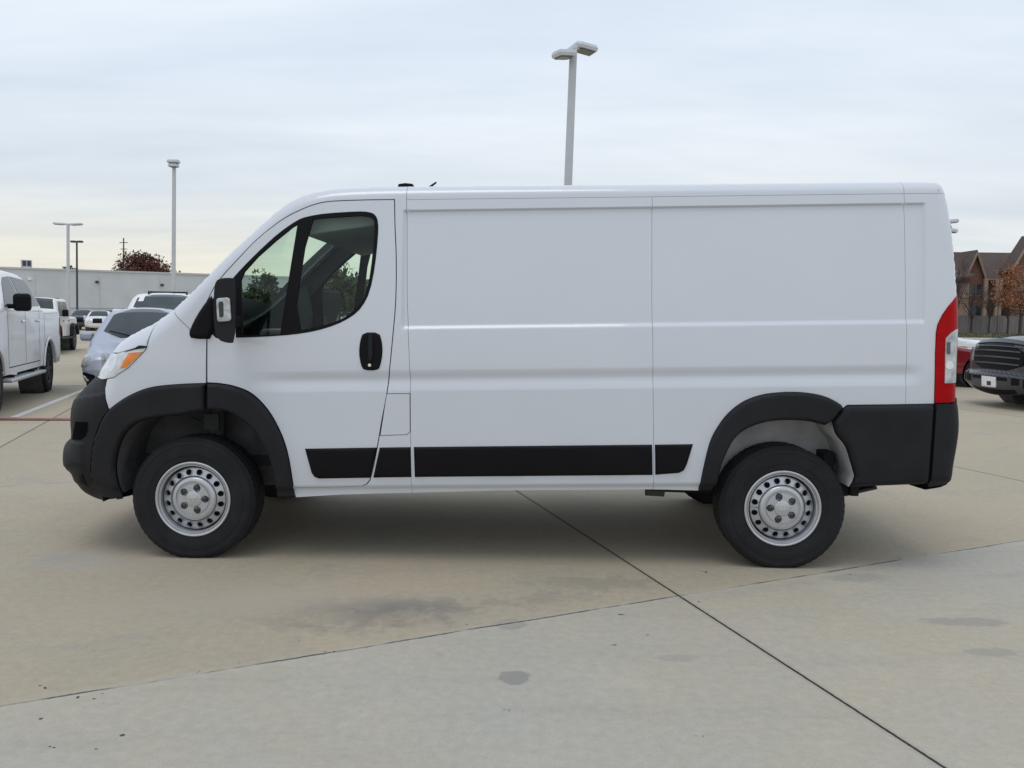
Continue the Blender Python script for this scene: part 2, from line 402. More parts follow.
# ------------------------------------------------------------------ ground
def concrete():
    mt = bpy.data.materials.new('concrete'); mt.use_nodes = True; t = mt.node_tree; b = t.nodes['Principled BSDF']; Lk = t.links.new
    nd = t.nodes.new
    tc = nd('ShaderNodeTexCoord'); P = tc.outputs['Object']
    def noise(scale, detail=6, rough=.55, vec=None, dist=0.0):
        n = nd('ShaderNodeTexNoise'); n.inputs['Scale'].default_value = scale; n.inputs['Detail'].default_value = detail; n.inputs['Roughness'].default_value = rough; n.inputs['Distortion'].default_value = dist
        Lk(vec or P, n.inputs['Vector']); return n.outputs[0]
    def math_(op, a, bb=None, c=None, clamp=False):
        n = nd('ShaderNodeMath'); n.operation = op; n.use_clamp = clamp
        for i, v in enumerate((a, bb, c)):
            if v is None: continue
            if isinstance(v, (int, float)): n.inputs[i].default_value = v
            else: Lk(v, n.inputs[i])
        return n.outputs[0]
    def mr(v, a, bb, c=0.0, d=1.0):
        n = nd('ShaderNodeMapRange'); n.interpolation_type = 'SMOOTHSTEP'; Lk(v, n.inputs[0])
        for i, q in enumerate((a, bb, c, d)): n.inputs[i+1].default_value = q
        return n.outputs[0]
    def mixc(f, a, bb, mode='MIX'):
        n = nd('ShaderNodeMix'); n.data_type = 'RGBA'; n.blend_type = mode
        if isinstance(f, (int, float)): n.inputs[0].default_value = f
        else: Lk(f, n.inputs[0])
        for i, v in ((6, a), (7, bb)):
            if isinstance(v, tuple): n.inputs[i].default_value = (*v, 1)
            else: Lk(v, n.inputs[i])
        return n.outputs[2]
    sep = nd('ShaderNodeSeparateXYZ'); Lk(P, sep.inputs[0]); X, Y = sep.outputs[0], sep.outputs[1]
    def lin(p, n):   # signed distance to a line through p with normal n
        return math_('ADD', math_('MULTIPLY', math_('SUBTRACT', X, float(p[0])), float(n[0])), math_('MULTIPLY', math_('SUBTRACT', Y, float(p[1])), float(n[1])))
    g0, g1 = ground(0, 706), ground(1024, 540); h0, h1 = ground(520, 493), ground(945, 768)
    d2 = (g1-g0)[:2]; d2 /= np.linalg.norm(d2); n2 = np.array([-d2[1], d2[0]])
    d1 = (h1-h0)[:2]; d1 /= np.linalg.norm(d1); n1 = np.array([-d1[1], d1[0]])
    wob = math_('MULTIPLY', math_('SUBTRACT', noise(2.2, 3), .5), .03)
    wob2 = math_('MULTIPLY', math_('SUBTRACT', noise(40, 3), .5), .014)
    A = math_('ADD', math_('ADD', lin(g0+np.array([0, .0, 0]), n2), wob), wob2)       # >0: far slab
    B = math_('ADD', lin(h0, n1), math_('MULTIPLY', math_('SUBTRACT', noise(30, 2), .5), .006))
    SP = 4.6
    Aj = math_('SUBTRACT', math_('PINGPONG', math_('ADD', A, 460.0), SP/2), 0.0)
    Bj = math_('PINGPONG', math_('ADD', B, 460.0), SP/2)
    farA = math_('GREATER_THAN', A, 0.0)
    # slab tone differs by slab
    fl = nd('ShaderNodeCombineXYZ'); Lk(math_('FLOOR', math_('DIVIDE', A, SP)), fl.inputs[0]); Lk(math_('FLOOR', math_('DIVIDE', B, SP)), fl.inputs[1])
    wn = nd('ShaderNodeTexWhiteNoise'); Lk(fl.outputs[0], wn.inputs[0])
    base = mixc(farA, (0.465, 0.418, 0.325), (0.415, 0.362, 0.268))
    n_big = noise(0.45, 5, .6, dist=.5); n_mid = noise(1.7, 7, .62, dist=.6); n_fine = noise(22, 6, .7); n_grit = noise(160, 3, .7)
    base = mixc(mr(n_big, .38, .62, 0, .8), base, mixc(farA, (0.44, 0.425, 0.375), (0.455, 0.385, 0.285)))
    base = mixc(mr(n_mid, .5, .72, 0, .7), base, mixc(farA, (0.52, 0.475, 0.375), (0.36, 0.33, 0.275)))
    # broom and tyre sweeps stretched along the lane
    mp = nd('ShaderNodeMapping'); mp.inputs['Scale'].default_value = (.35, 2.4, 1); mp.inputs['Rotation'].default_value = (0, 0, rad(-16)); Lk(P, mp.inputs[0])
    n_sw = noise(1.3, 6, .65, mp.outputs[0])
    base = mixc(mr(n_sw, .5, .72, 0, .5), base, (0.37, 0.35, 0.295))
    base = mixc(1.0, base, mixc(wn.outputs[0], (.95, .95, .96), (1.04, 1.03, 1.02)), 'MULTIPLY')
    def grey(v, a, c): return mixc(v, (a, a, a), (c, c, c))
    base = mixc(1.0, base, grey(n_fine, .76, 1.2), 'MULTIPLY')
    base = mixc(1.0, base, grey(n_grit, .74, 1.22), 'MULTIPLY')
    # stains: soft ellipses broken by noise
    sn = noise(5.5, 6, .65, dist=.8); sn2 = noise(11, 5, .7)
    def blot(px, py, rx, ry, ang, amt, colr, sharp=.35, nz=1.0):
        nonlocal base
        c = ground(px, py); ca, sa = math.cos(rad(ang)), math.sin(rad(ang))
        u = math_('DIVIDE', lin(c, (ca, sa)), rx); v = math_('DIVIDE', lin(c, (-sa, ca)), ry)
        r = math_('SQRT', math_('ADD', math_('MULTIPLY', u, u), math_('MULTIPLY', v, v)))
        r = math_('ADD', r, math_('MULTIPLY', math_('SUBTRACT', sn, .5), 2.2*nz)); r = math_('ADD', r, math_('MULTIPLY', math_('SUBTRACT', sn2, .5), 1.0*nz))
        base = mixc(mr(r, 1.0, 1.0-sharp*2, 0, amt), base, colr)
    blot(372, 612, .72, .34, 10, .72, (0.175, 0.168, 0.15), .5, .8)
    blot(395, 607, .42, .15, 8, .55, (0.16, 0.158, 0.148), .5, .8)
    blot(330, 618, .22, .10, 8, .5, (0.36, 0.315, 0.24), .5, .7)
    blot(600, 583, .45, .22, 6, .42, (0.22, 0.205, 0.185), .4)
    blot(545, 600, .30, .14, 10, .40, (0.25, 0.22, 0.19), .4)
    blot(480, 565, 1.3, .30, 3, .35, (0.36, 0.295, 0.22), .5)
    blot(250, 600, 1.3, .40, 8, .55, (0.42, 0.36, 0.29), .5)
    blot(90, 560, .6, .40, 0, .35, (0.40, 0.40, 0.385), .5)
    blot(512, 624, .085, .08, 4, .6, (0.27, 0.26, 0.235), .12, .5)
    blot(514, 678, .07, .075, 2, .75, (0.24, 0.235, 0.215), .10, .55)
    blot(966, 622, .24, .075, 0, .5, (0.25, 0.245, 0.23), .2, .45)
    blot(992, 652, .15, .055, 0, .45, (0.26, 0.25, 0.235), .2, .45)
    blot(680, 658, .12, .05, 0, .4, (0.29, 0.28, 0.26), .3, .5)
    blot(860, 578, .25, .10, 4, .45, (0.27, 0.265, 0.245), .3, .6)
    blot(750, 590, 1.2, .10, 20, .25, (0.32, 0.31, 0.29), .5)
    # dark specks
    vo = nd('ShaderNodeTexVoronoi'); vo.inputs['Scale'].default_value = 2.6; Lk(P, vo.inputs['Vector'])
    sp = math_('ADD', vo.outputs['Distance'], math_('MULTIPLY', math_('SUBTRACT', n_fine, .5), .05))
    base = mixc(math_('MULTIPLY', mr(sp, .034, .022), math_('GREATER_THAN', noise(.9, 2), .53)), base, (0.05, 0.048, 0.045))
    # joints
    jb = mr(Bj, .0085, .004); 
    brk = mr(noise(1.6, 4, .7), .40, .56, .12, 1.0)
    ja = math_('MULTIPLY', mr(Aj, .010, .004), brk)
    edge = math_('MULTIPLY', mr(Aj, .06, .0), .22)
    base = mixc(edge, base, (0.47, 0.46, 0.42))
    base = mixc(mr(Bj, .03, .006, 0, .25), base, (0.2, .19, .18))
    base = mixc(math_('MAXIMUM', jb, math_('MULTIPLY', ja, .8)), base, (0.022, 0.021, 0.02))
    Lk(base, b.inputs['Base Color'])
    b.inputs['Roughness'].default_value = .82; b.inputs['Specular IOR Level'].default_value = .3
    bp = nd('ShaderNodeBump'); bp.inputs['Strength'].default_value = .5; bp.inputs['Distance'].default_value = .004
    Lk(math_('ADD', math_('MULTIPLY', n_grit, .6), n_fine), bp.inputs['Height']); Lk(bp.outputs[0], b.inputs['Normal'])
    return mt
MT['concrete'] = concrete()
gm = MB()
xs = [-900, -300, -100, -30, 30, 100, 300, 900]; ys = [-300, -100, -20, 30, 110, 300, 1200]
gm.add([(x, y, 0) for y in ys for x in xs], [[j*len(xs)+i, j*len(xs)+i+1, (j+1)*len(xs)+i+1, (j+1)*len(xs)+i] for j in range(len(ys)-1) for i in range(len(xs)-1)])
gd = gm.build('ground', MT['concrete']); tag(gd, 'concrete car park with dark slab joints and stains', kind='structure')
MT['linewhite'] = mat('white_line_paint', (0.62, 0.62, 0.60), 0.7, noise=0.12, nscale=5)
MT['linered'] = mat('red_line_paint', (0.27, 0.085, 0.065), 0.7, noise=0.2, nscale=5)
def stripe(name, p, q, w, material, label, z=.004):
    a, b = np.array(p[:2]), np.array(q[:2]); d = (b-a)/np.linalg.norm(b-a); n = np.array([-d[1], d[0]])*w/2
    o = MB().add([(*(a-n), z), (*(b-n), z), (*(b+n), z), (*(a+n), z)], [[0, 1, 2, 3]]).build(name, material); tag(o, label, kind='structure'); return o
p0, p1 = ground(14, 417.5), ground(84, 390); dd = p1-p0
stripe('parking_line', p0, p1+dd*.9, .11, MT['linewhite'], 'white parking line running back beside the silver car')
p0, p1 = ground(-60, 384.5), ground(82, 385)
stripe('parking_line', p0, p1, .09, MT['linewhite'], 'white line crossing behind the pickup wheel', .008)
p0, p1 = ground(-200, 419), ground(95, 420)
stripe('red_line', p0, p1+(p1-p0)*1.0, .19, MT['linered'], 'thin red line painted across the car park', .012)
p0, p1 = ground(958, 386.5), ground(972, 386.5)

MT['debris'] = mat('dark_grit', (0.04, 0.038, 0.034), .9)
db = MB()
DP = [(44, 688, 5), (78, 697, 5), (92, 699, 3), (104, 694, 4), (50, 747, 3), (97, 748, 3), (18, 553, 3), (620, 616, 6), (645, 635, 3), (616, 646, 4), (653, 608, 3), (703, 572, 5), (696, 604, 4), (872, 605, 3), (880, 612, 3), (868, 596, 3), (110, 651, 3), (96, 650, 3), (760, 640, 2), (440, 655, 2), (400, 700, 2), (540, 690, 2), (505, 710, 2), (825, 720, 2), (700, 735, 2), (300, 640, 3), (330, 652, 3), (200, 672, 3), (240, 665, 2), (470, 626, 3), (930, 556, 3), (900, 559, 3), (960, 549, 3)]
for px, py, s_ in DP:
    for q in range(rng.integers(1, 4)):
        c = ground(px+rng.normal(0, 3), py+rng.normal(0, 1.2)); r_ = s_*.0012*rng.uniform(.6, 1.3)
        th = sorted(rng.uniform(0, 6.28, 6)); db.add([(c[0]+r_*1.5*math.cos(a), c[1]+r_*math.sin(a), .001) for a in th]+[(c[0], c[1], r_*.6)], [[i, (i+1) % 6, 6] for i in range(6)])
do = db.build('debris', MT['debris']); tag(do, 'small dark crumbs of grit scattered over the concrete', 'grit', kind='stuff')
# ------------------------------------------------------------------ the cargo van
ga, gb = ground(193.6, 558.6), ground(780.8, 568.6)
dv_ = gb-ga; VYAW = math.atan2(dv_[1], dv_[0]); WB = float(np.hypot(dv_[0], dv_[1]))
TY = 0.985                                                     # tyre outer face
ux = np.array([math.cos(VYAW), math.sin(VYAW), 0]); uy = np.array([-math.sin(VYAW), math.cos(VYAW), 0])
VO = (ga+gb)/2+uy*TY
van = empty('cargo_van', 'long white cargo van with black lower trim and steel wheels, side on', 'van', tuple(VO), VYAW)
def L(px, py, y):
    """pixel -> van side coordinates (x,z) on the plane at local y"""
    d = ray(px, py); o = np.array([0, 0, CAMH])-VO
    oy, dy = o@uy, d@uy; t = (y-oy)/dy; p = o+d*t
    return np.array([p@ux, p[2]])
def vhw(x, z):
    x = np.asarray(x, float); z = np.asarray(z, float)
    return 1.025-0.082*np.clip((z-1.1)/1.0, 0, 2)**1.5-0.02*np.clip((0.7-z)/0.3, 0, 1)**2-0.15*np.clip((-1.72-x)/0.95, 0, 1)**2
def LS(px, py):
    y = -1.0
    for _ in range(4):
        q = L(px, py, y); y = -float(vhw(q[0], q[1]))
    return q
def LP(pts, n=0): 
    o = [LS(*p) for p in pts]
    return smooth(o, n) if n else o
# outline: px, py, R, I, crown, zone
OUT = [(97, 498, .26, .28, .06, 'n'), (87.5, 495, .26, .28, .06, 'n'), (78, 489.5, .26, .28, .08, 'n'), (73.4, 480, .26, .28, .08, 'n'), (71, 473, .26, .28, .08, 'n'), (66.5, 470.5, .26, .28, .08, 'n'),
       (64.2, 465, .26, .28, .1, 'n'), (63.8, 455, .26, .28, .1, 'n'), (65, 445.5, .26, .28, .1, 'n'), (71.5, 440.5, .26, .28, .1, 'n'), (70.3, 424, .26, .28, .12, 'n'), (70.5, 411, .26, .28, .12, 'n'), (73.4, 400, .26, .28, .12, 'n'),
       (82, 389.5, .25, .27, .12, 'n'), (91, 382.5, .24, .26, .12, 'n'), (97.5, 378.5, .22, .25, .14, 'n'), (100, 372, .22, .25, .14, 'n'), (107, 360, .2, .24, .10, 'n'), (114.7, 349.3, .18, .22, .08, 'h'), (122.5, 340, .16, .2, .06, 'h'),
       (138, 331, .14, .18, .05, 'h'), (150.6, 325.5, .12, .16, .05, 'h'), (172, 311.5, .10, .13, .06, 'h'), (188, 296, .09, .11, .10, 'h'), (204, 280, .08, .10, .14, 'h'), (225.6, 257, .08, .10, .15, 'h'), (247.5, 237, .08, .10, .14, 'h'), (269.4, 217, .08, .10, .12, 'h'),
       (285, 204.5, .08, .10, .1, 'h'), (300.6, 195.8, .08, .10, .06, 'r'), (320, 190.6, .08, .10, .04, 'r'), (339, 188, .075, .10, .03, 'r'), (378, 186.6, .07, .10, .03, 'r'), (460, 185.8, .065, .10, .03, 'r'), (653, 184.3, .065, .10, .03, 'r'),
       (800, 182.8, .065, .10, .03, 'r'), (900, 181.9, .065, .10, .03, 'r'), (928, 181.8, .065, .10, .03, 'r'), (936.5, 182.6, .07, .09, .03, 'k'), (941, 185, .08, .09, .03, 'k'), (944, 190, .09, .09, .03, 'k'), (947, 202, .09, .09, .03, 'k'), (950, 219, .09, .09, .03, 'k'),
       (952.3, 236, .09, .09, .03, 'k'), (954.4, 256, .09, .09, .03, 'k'), (956, 279, .09, .09, .03, 'k'), (957, 300, .09, .09, .03, 'k'), (957.5, 318, .09, .09, .03, 'k'), (957, 335, .09, .09, .03, 'k'), (955.5, 370, .09, .09, .03, 'k'), (954.5, 402, .09, .09, .03, 'k'),
       (956.5, 410, .09, .09, .03, 'k'), (957.2, 428, .09, .09, .03, 'k'), (955, 445, .09, .09, .03, 'k'), (951.2, 465, .09, .09, .03, 'k'), (950.5, 474, .09, .09, .03, 'k'), (949, 483, .09, .09, .03, 'k'), (928, 486, .09, .09, .03, 'k')]
PUSH = {'n': (.45, .16), 'h': (.7, .045), 'r': (.85, .003), 'k': (.5, .126)}
pp = []
for (px, py, R, I, c, z_) in OUT:
    y = -1.0
    for _ in range(4):
        q = L(px, py, y); y = -float(vhw(q[0], q[1])-PUSH[z_][0]*I)
    pp.append(q)
pp = np.array(pp); tn = np.gradient(pp, axis=0); tn /= np.linalg.norm(tn, axis=1)[:, None]; nn_ = np.stack([-tn[:, 1], tn[:, 0]], 1)
pp = pp+nn_*np.array([[PUSH[o[5]][1]*o[2]] for o in OUT])
def chaikin_open(A, it):
    A = np.array(A, float)
    for _ in range(it): 
        o = [A[0]]
        for i in range(len(A)-1): o += [A[i]*.75+A[i+1]*.25, A[i]*.25+A[i+1]*.75]
        o.append(A[-1]); A = np.array(o)
    return A
full = chaikin_open(np.concatenate([pp, np.array([[o[2], o[3], o[4]] for o in OUT]), np.arange(len(OUT))[:, None]], 1), 2)
kx = (LS(922, 203.6)-LS(405, 209.7)); K1 = kx[1]/kx[0]
kx = (LS(922, 323.0)-LS(405, 329.0)); K2 = kx[1]/kx[0]
kx = (LS(693, 444.0)-LS(305, 448.5)); K3 = kx[1]/kx[0]
def wz(px, py):
    q = LS(px, py); return q[1]-KR*q[0]
KR = (K1+K2+K3)/3
print('van yaw %.2f wheelbase %.3f slopes %.4f %.4f %.4f' % (math.degrees(VYAW), WB, K1, K2, K3))
W_top, W_lip1, W_lip0 = wz(650, 206.9), wz(650, 321.8), wz(650, 327.6)
W_c1, W_c2, W_c3 = wz(650, 368.5), wz(650, 377.0), wz(650, 386.5)
W_sill = wz(600, 483.5)
xA, xB = LS(403.5, 250)[0], LS(924.5, 250)[0]
xC0, xC1 = LS(235, 375)[0], LS(300, 375)[0]
def vfeat(x, z):
    w = z-KR*x
    ex = sstep(xA-.012, xA+.012, x)*(1-sstep(xB-.012, xB+.012, x))
    up = (1-sstep(W_top-.009, W_top+.003, w))*sstep(W_lip0, W_lip1, w)
    f = 0.016*ex*up
    env = sstep(xC0, xC1, x)*(1-sstep(LS(900, 380)[0], LS(926, 380)[0], x))
    cr = np.where(w > W_c2, 1-sstep(W_c2, W_c1+.01, w), sstep(W_c3-.015, W_c2, w))
    f = f+0.0135*env*cr+0.005*env*(w < W_c2)*0
    f = f+0.022*(1-sstep(W_sill-.035, W_sill+.004, w))
    return f
W_ditch = wz(653, 196.8)
_xk = LS(900, 380)[0]
vs = Shell(full[:, :2], full[:, 2], full[:, 3], vhw, full[:, 4], [LS(928, 505), LS(850, 505), LS(97, 505)], vfeat)
LOOP = vs.loop
idx_s = lambda i: float(np.interp(i, full[:, 5], vs.s))         # outline index -> arc length
zone = lambda px: [o[0] for o in OUT].index(px)
EX = []
for w_, xr in [(w_, (-2.0, 2.6)) for w_ in (W_top-.012, W_top-.009, W_top-.006, W_top-.003, W_top, W_top+.003, W_top+.006, W_lip0-.004, W_lip0, (W_lip0*2+W_lip1)/3, (W_lip0+W_lip1*2)/3, W_lip1, W_lip1+.004,
              W_c1+.014, W_c1+.01, W_c1, (W_c1+W_c2)/2, W_c2+.006, W_c2+.002, W_c2-.002, W_c2-.006, (W_c2+W_c3)/2, W_c3, W_c3-.008, W_c3-.015, W_c3-.02, W_sill+.006, W_sill, W_sill-.01, W_sill-.02, W_sill-.035)]:
    for x in np.arange(xr[0], xr[1], .016): EX.append((x, w_+KR*x))
for x0 in (xA, xB):
    for dx in (-.013, -.008, -.003, .003, .008, .013):
        for w_ in np.arange(W_lip0+.004, W_top-.004, .016): EX.append((x0+dx, w_+KR*(x0+dx)))
EX = np.array(EX)
parts = []                                                     # near side parts, copied to the far side
def side(name, pts, material, g=.018, gap=.002, holes=(), off=0.0, prof=None, flange=.016, parent=None, n=0, raw=False, clip=True, label=None):
    P = np.array(pts) if raw else np.array(LP(pts, n))
    if gap: P = inset(P, gap)
    o = patch(name, [P, LOOP] if clip else [P], vs.side(off, prof), material, parent or van, g, holes, flange, extra=EX if material is MT['white'] and flange > 0 else None)
    if parent is None: parts.append(o)
    if label: o['label'] = label
    return o
# --- polygons in the photograph's pixels
FLARE_F = [(294.8, 498), (293.3, 487.8), (287.8, 455), (280, 431.6), (267.5, 409.7), (251.9, 394), (236, 387), (220.6, 383.9), (206.7, 383)]
FLARE_F = spline(FLARE_F)
FLARE_F2 = [(206, 383.2), (183, 384), (159.4, 386), (143.8, 389.4), (128, 396.4), (117, 403.4), (109, 409.7)]
FLARE_F2 = spline(FLARE_F2)
BUMP_R = [(109, 409.7), (101.6, 420.6), (95.3, 437.8), (92, 455), (91.4, 473.8), (96, 499.5)]
BUMP_R = spline(BUMP_R)
INNER_F = spline([(122, 499.5), (116.4, 472), (117, 458), (120, 445.6), (125, 434.7), (134, 425.3), (147, 419.8), (162.5, 417), (184, 414.5), (205.7, 410.5)])
INNER_F2 = spline([(207.2, 410), (227, 411.5), (242.5, 420), (255, 431.6), (264, 447), (270.6, 462.8), (274.5, 481.5), (276, 498)])
FLARE_R = [(698.7, 491.5), (703.4, 467.5), (709.7, 442.5), (717.5, 426.9), (728.4, 412.8), (742.5, 401.9), (758, 395.6), (773.7, 392.8), (792.5, 391.9), (811, 393.3), (826.9, 397.2), (840, 404.2), (843, 408)]
FLARE_R = spline(FLARE_R)
INNER_R = spline([(712, 491.5), (717.5, 481.5), (721, 467), (725, 456.5), (733, 441), (742.5, 431.6), (755, 425.3), (770.6, 421.4), (789, 420.3), (808, 421.4), (825, 425.3)])
BUMPL = spline([(832, 421), (836, 434), (844.7, 445), (849.4, 457.5), (854.8, 476)])+[(851, 488)]
DOOR_TOP = spline([(206.8, 301), (214, 287), (222.5, 275.5), (238, 258.5), (253.8, 242), (269.4, 228.6), (285, 217.5), (300.6, 209.5), (315.6, 203.8), (331, 201), (362.5, 199.7), (394.8, 199.2)])
DOOR_R = spline([(395.3, 227), (396.3, 250), (396.6, 274), (396.2, 295), (395.3, 312), (393, 337), (390, 368), (386.9, 395), (382, 421), (378.3, 443), (373.6, 467), (370.2, 480)])+[(367, 484.2), (362, 486.4), (340, 487.5), (293.3, 488.6)]
BELT = [(207, 338.6)]
WIN = smooth([LS(*p) for p in [(207.5, 338.4), (242, 337.6), (266, 336.7), (292, 334.9), (315.3, 331.3), (336, 325), (351.8, 316.8), (362, 307.5), (370, 292), (375.2, 266), (378.2, 236), (378.4, 222), (375.5, 214.5), (369, 211.8), (358, 211.2), (325.8, 213.2), (307.5, 216.2), (297, 220), (279, 232.6), (263.3, 246.7), (247.7, 262), (236, 274.5), (229.5, 282), (216, 295), (208, 304)]], 1)
QUART = [LS(*p) for p in [(242.5, 335.4), (280.2, 334.3), (297.6, 224), (292, 227.5), (276, 240.5), (258, 256.5), (244.5, 271.5), (241, 280)]]
MAIN = smooth([LS(*p) for p in [(292.3, 331.8), (309, 219.6), (325, 217.6), (350, 216), (366, 215.6), (372.8, 218), (374.8, 224), (374.3, 238), (370.5, 273), (366.2, 293), (359.6, 306), (346.6, 317), (326, 325.3)]], 1)
TAIL = [(955.4, 299), (948.4, 306), (942, 315), (937.4, 324.6), (935.9, 332.4), (935, 354), (934, 403), (975, 402), (975, 285)]
HL = [(99, 380), (107, 378.6), (113, 377.7), (121.7, 372), (128.8, 367.5), (138, 358), (145.5, 350), (147, 346.6), (142, 346.8), (133.4, 348.6), (122.5, 351.6), (114.7, 353.6), (106, 354), (80, 365), (85, 378)]
# --- white body panels
hood_o = side('hood', [(70, 352), (106, 353), (114.7, 353.4), (122.5, 351.4), (133.4, 348.4), (146.9, 346.2), (146.9, 343), (151.6, 327), (158, 310), (100, 300)], MT['white'])
fender = side('front_fender', [(151.6, 327), (158, 305), (174, 300), (172.6, 312.5), (189.7, 329), (190, 336), (206.6, 337)]+FLARE_F2+[(105.5, 398.8), (104, 389), (105.3, 380), (107, 378.6), (113, 377.7), (121.7, 372), (128.8, 367.5), (138, 358), (145.5, 350), (147, 346.6)], MT['white'])
FUEL = [LS(*p) for p in [(386.3, 393.5), (410.2, 393.2), (410.4, 432), (407, 435), (379.8, 435.8)]]
frame = side('body_side_frame', [(174, 290), (172.6, 312.5), (189.7, 329), (190, 336), (206.6, 337)]+DOOR_TOP+DOOR_R+[(294.8, 498.2), (340, 495.5), (370, 494.6), (411.8, 493.6), (411.5, 477), (410.6, 434), (410.3, 380), (406.9, 300), (406.7, 170), (290, 165)], MT['white'], holes=[FUEL], gap=.0012)
fuel = side('fuel_door', inset(FUEL, .0035), MT['white'], raw=True, gap=0)
SEAM2 = [(652.2, 170), (652.2, 300), (653.2, 400), (653.6, 500)]
cargo = side('cargo_side_panel', [(406.7, 199.6), (406.9, 300), (410.3, 380), (410.6, 434), (411.8, 493.6), (500, 491.3), (653.6, 490.2), (653.2, 400), (652.2, 300), (652.2, 196.8)], MT['white'], gap=.0009)
quarter = side('rear_quarter_panel', [(652.2, 196.8), (652.2, 300), (653.2, 400), (653.6, 490.2), (699, 491.4)]+FLARE_R[1:]+[(847, 404.9), (905.5, 404.2), (905.5, 217), (904, 193.6)], MT['white'], gap=.0009)
corner = side('rear_corner_panel', [(904, 193.6), (905.5, 217), (905.5, 404.2), (934, 403.6), (935, 354), (935.9, 332.4), (937.4, 324.6), (942, 315), (948.4, 306), (955.4, 299), (985, 280), (985, 192.8)], MT['white'], gap=.0009)
side('roof_rail', [(406.7, 199.6), (652.2, 196.8), (904, 193.6), (904, 160), (406.7, 160)], MT['white'], g=.012, gap=.0009)
side('roof_corner', [(904, 193.6), (985, 192.8), (985, 160), (904, 160)], MT['white'], g=.012, gap=.0009)
# --- door with window
DOORP = [(206.8, 337)]+[(206.8, 301)]+DOOR_TOP[1:]+DOOR_R+FLARE_F[1:]
WH = [WIN]
door = side('front_door', DOORP, MT['white'], gap=.0045, holes=WH, flange=.02)
wf = side('window_frame', WIN, MT['trim'], raw=True, gap=.001, holes=[QUART, MAIN], off=.002, flange=.02, parent=door, g=.014)
side('window_glass', inset(QUART, -.004), MT['glass'], raw=True, gap=0, off=-.010, flange=0, parent=door)
side('window_glass', inset(MAIN, -.004), MT['glass'], raw=True, gap=0, off=-.010, flange=0, parent=door)
hp = smooth([LS(*p) for p in [(363, 332.4), (379, 332.4), (382, 341), (382.8, 353), (380.5, 366), (377.5, 370.4), (364.5, 370.4), (361, 366), (358.8, 353), (360, 341)]], 1)
hb = side('door_handle', hp, MT['trim'], raw=True, gap=0, off=.0, prof=edge_round(hp, .012, .012), flange=.004, parent=door, g=.006)
gp = smooth([LS(*p) for p in [(368, 335), (374, 335), (373.6, 362), (368.4, 362)]], 1)
side('handle_grip', gp, MT['black'], raw=True, gap=0, off=.014, prof=edge_round(gp, .02, .016), flange=.0, parent=door, g=.005)
kp = [LS(*p) for p in circle(370, 365, 1.6, 12)]
side('keyhole', kp, MT['chrome'], raw=True, gap=0, off=.016, flange=.003, parent=door, g=.004)
# --- black plastics
def trim_piece(name, pts, h=.014, r=.012, parent=None, **kw):
    P = inset(LP(pts), .0015); return side(name, P, kw.pop('m', MT['trim']), raw=True, gap=0, off=.002, prof=edge_round(P, h, r), flange=.012, parent=parent, g=kw.pop('g', .014), **kw)
trim_piece('door_trim', [(304.7, 448.4), (377.6, 447.2), (370.6, 478), (319, 478.8), (314.5, 477.2), (311.5, 473)], parent=door)
trim_piece('side_trim', [(379.6, 447.2), (410.8, 446.8), (411.6, 477.3), (373.0, 477.8)])
trim_piece('side_trim', [(413.6, 446.7), (652.3, 444.3), (652.8, 475.2), (414.6, 477.2)])
trim_piece('side_trim', [(654.6, 444.3), (693.3, 443.8), (687.2, 464), (684, 470.5), (679, 473.2), (655, 475)])
def flare(name, pts, parent=None, h=.030, r=.02):
    P = inset(LP(pts), .0015); return side(name, P, MT['black'], raw=True, gap=0, off=.003, prof=edge_round(P, h, r), flange=.05, parent=parent, g=.014)
flare('wheel_arch_flare', FLARE_F2+[(101.6, 420.6), (95.3, 437.8), (92, 455), (91.4, 473.8), (96, 499.5)]+INNER_F)
flare('wheel_arch_flare', [(207, 383)]+INNER_F2+[(288, 498.3), (294.8, 498)]+FLARE_F[1:-1], parent=door)
flare('wheel_arch_flare', FLARE_R+[(832, 421), (825, 425.3)]+INNER_R[::-1][1:])
bp = [(105.3, 379.8), (104, 389), (105.5, 398.8)]+BUMP_R+[(90, 515), (30, 515), (30, 392), (82, 389), (91, 382)]
zf0, zf1 = LS(73, 400), LS(104, 394.5); zl0, zl1 = LS(75, 443)[1], LS(75, 470.5)[1]
def bump_prof(a, b):
    zf = zf0[1]+(a-zf0[0])*(zf1[1]-zf0[1])/(zf1[0]-zf0[0])
    up = sstep(-.004, .02, b-zf)*.016+np.clip(b-zf, 0, .2)*.30
    blk = sstep(zl0+.004, zl0-.012, b)*sstep(zl1-.012, zl1+.004, b)*(1-sstep(LS(80, 455)[0], LS(86, 455)[0], a))*.014
    return -up+blk
fb = side('front_bumper', [(105.3, 379.8), (104, 389), (105.5, 398.8)]+BUMP_R+[(90, 515), (30, 515), (30, 370), (98, 379)], MT['black'], off=.004, g=.012, gap=.003, prof=bump_prof)
it = LP([(73, 422), (88, 422), (87.6, 430), (85.5, 436), (80, 440), (66, 441)])
side('air_intake', it, MT['gap'], raw=True, gap=0, off=.008, flange=0, parent=fb, g=.012)  # flat black patch; the shade inside the opening is in its colour
fg = LP([(77, 476), (82, 474.5), (84, 489), (80, 488.5)])
side('fog_lamp', fg, MT['trim'], raw=True, gap=0, off=.009, flange=.005, parent=fb, g=.01)
sl = smooth(LP([(92.5, 398), (100, 396.6), (101, 399.2), (94, 400.4)]), 0)
rbp = [(843, 408), (847, 405.2), (905, 404.4), (934.2, 403.6), (932, 437), (928.4, 484.5), (915, 485), (851, 488)]+BUMPL[::-1][1:]+[(832, 421)]
P_ = inset(LP(rbp), .002)
rb = side('bumper_corner', P_, MT['black'], raw=True, gap=0, off=.003, prof=edge_round(P_, .028, .035), flange=.04, g=.016)
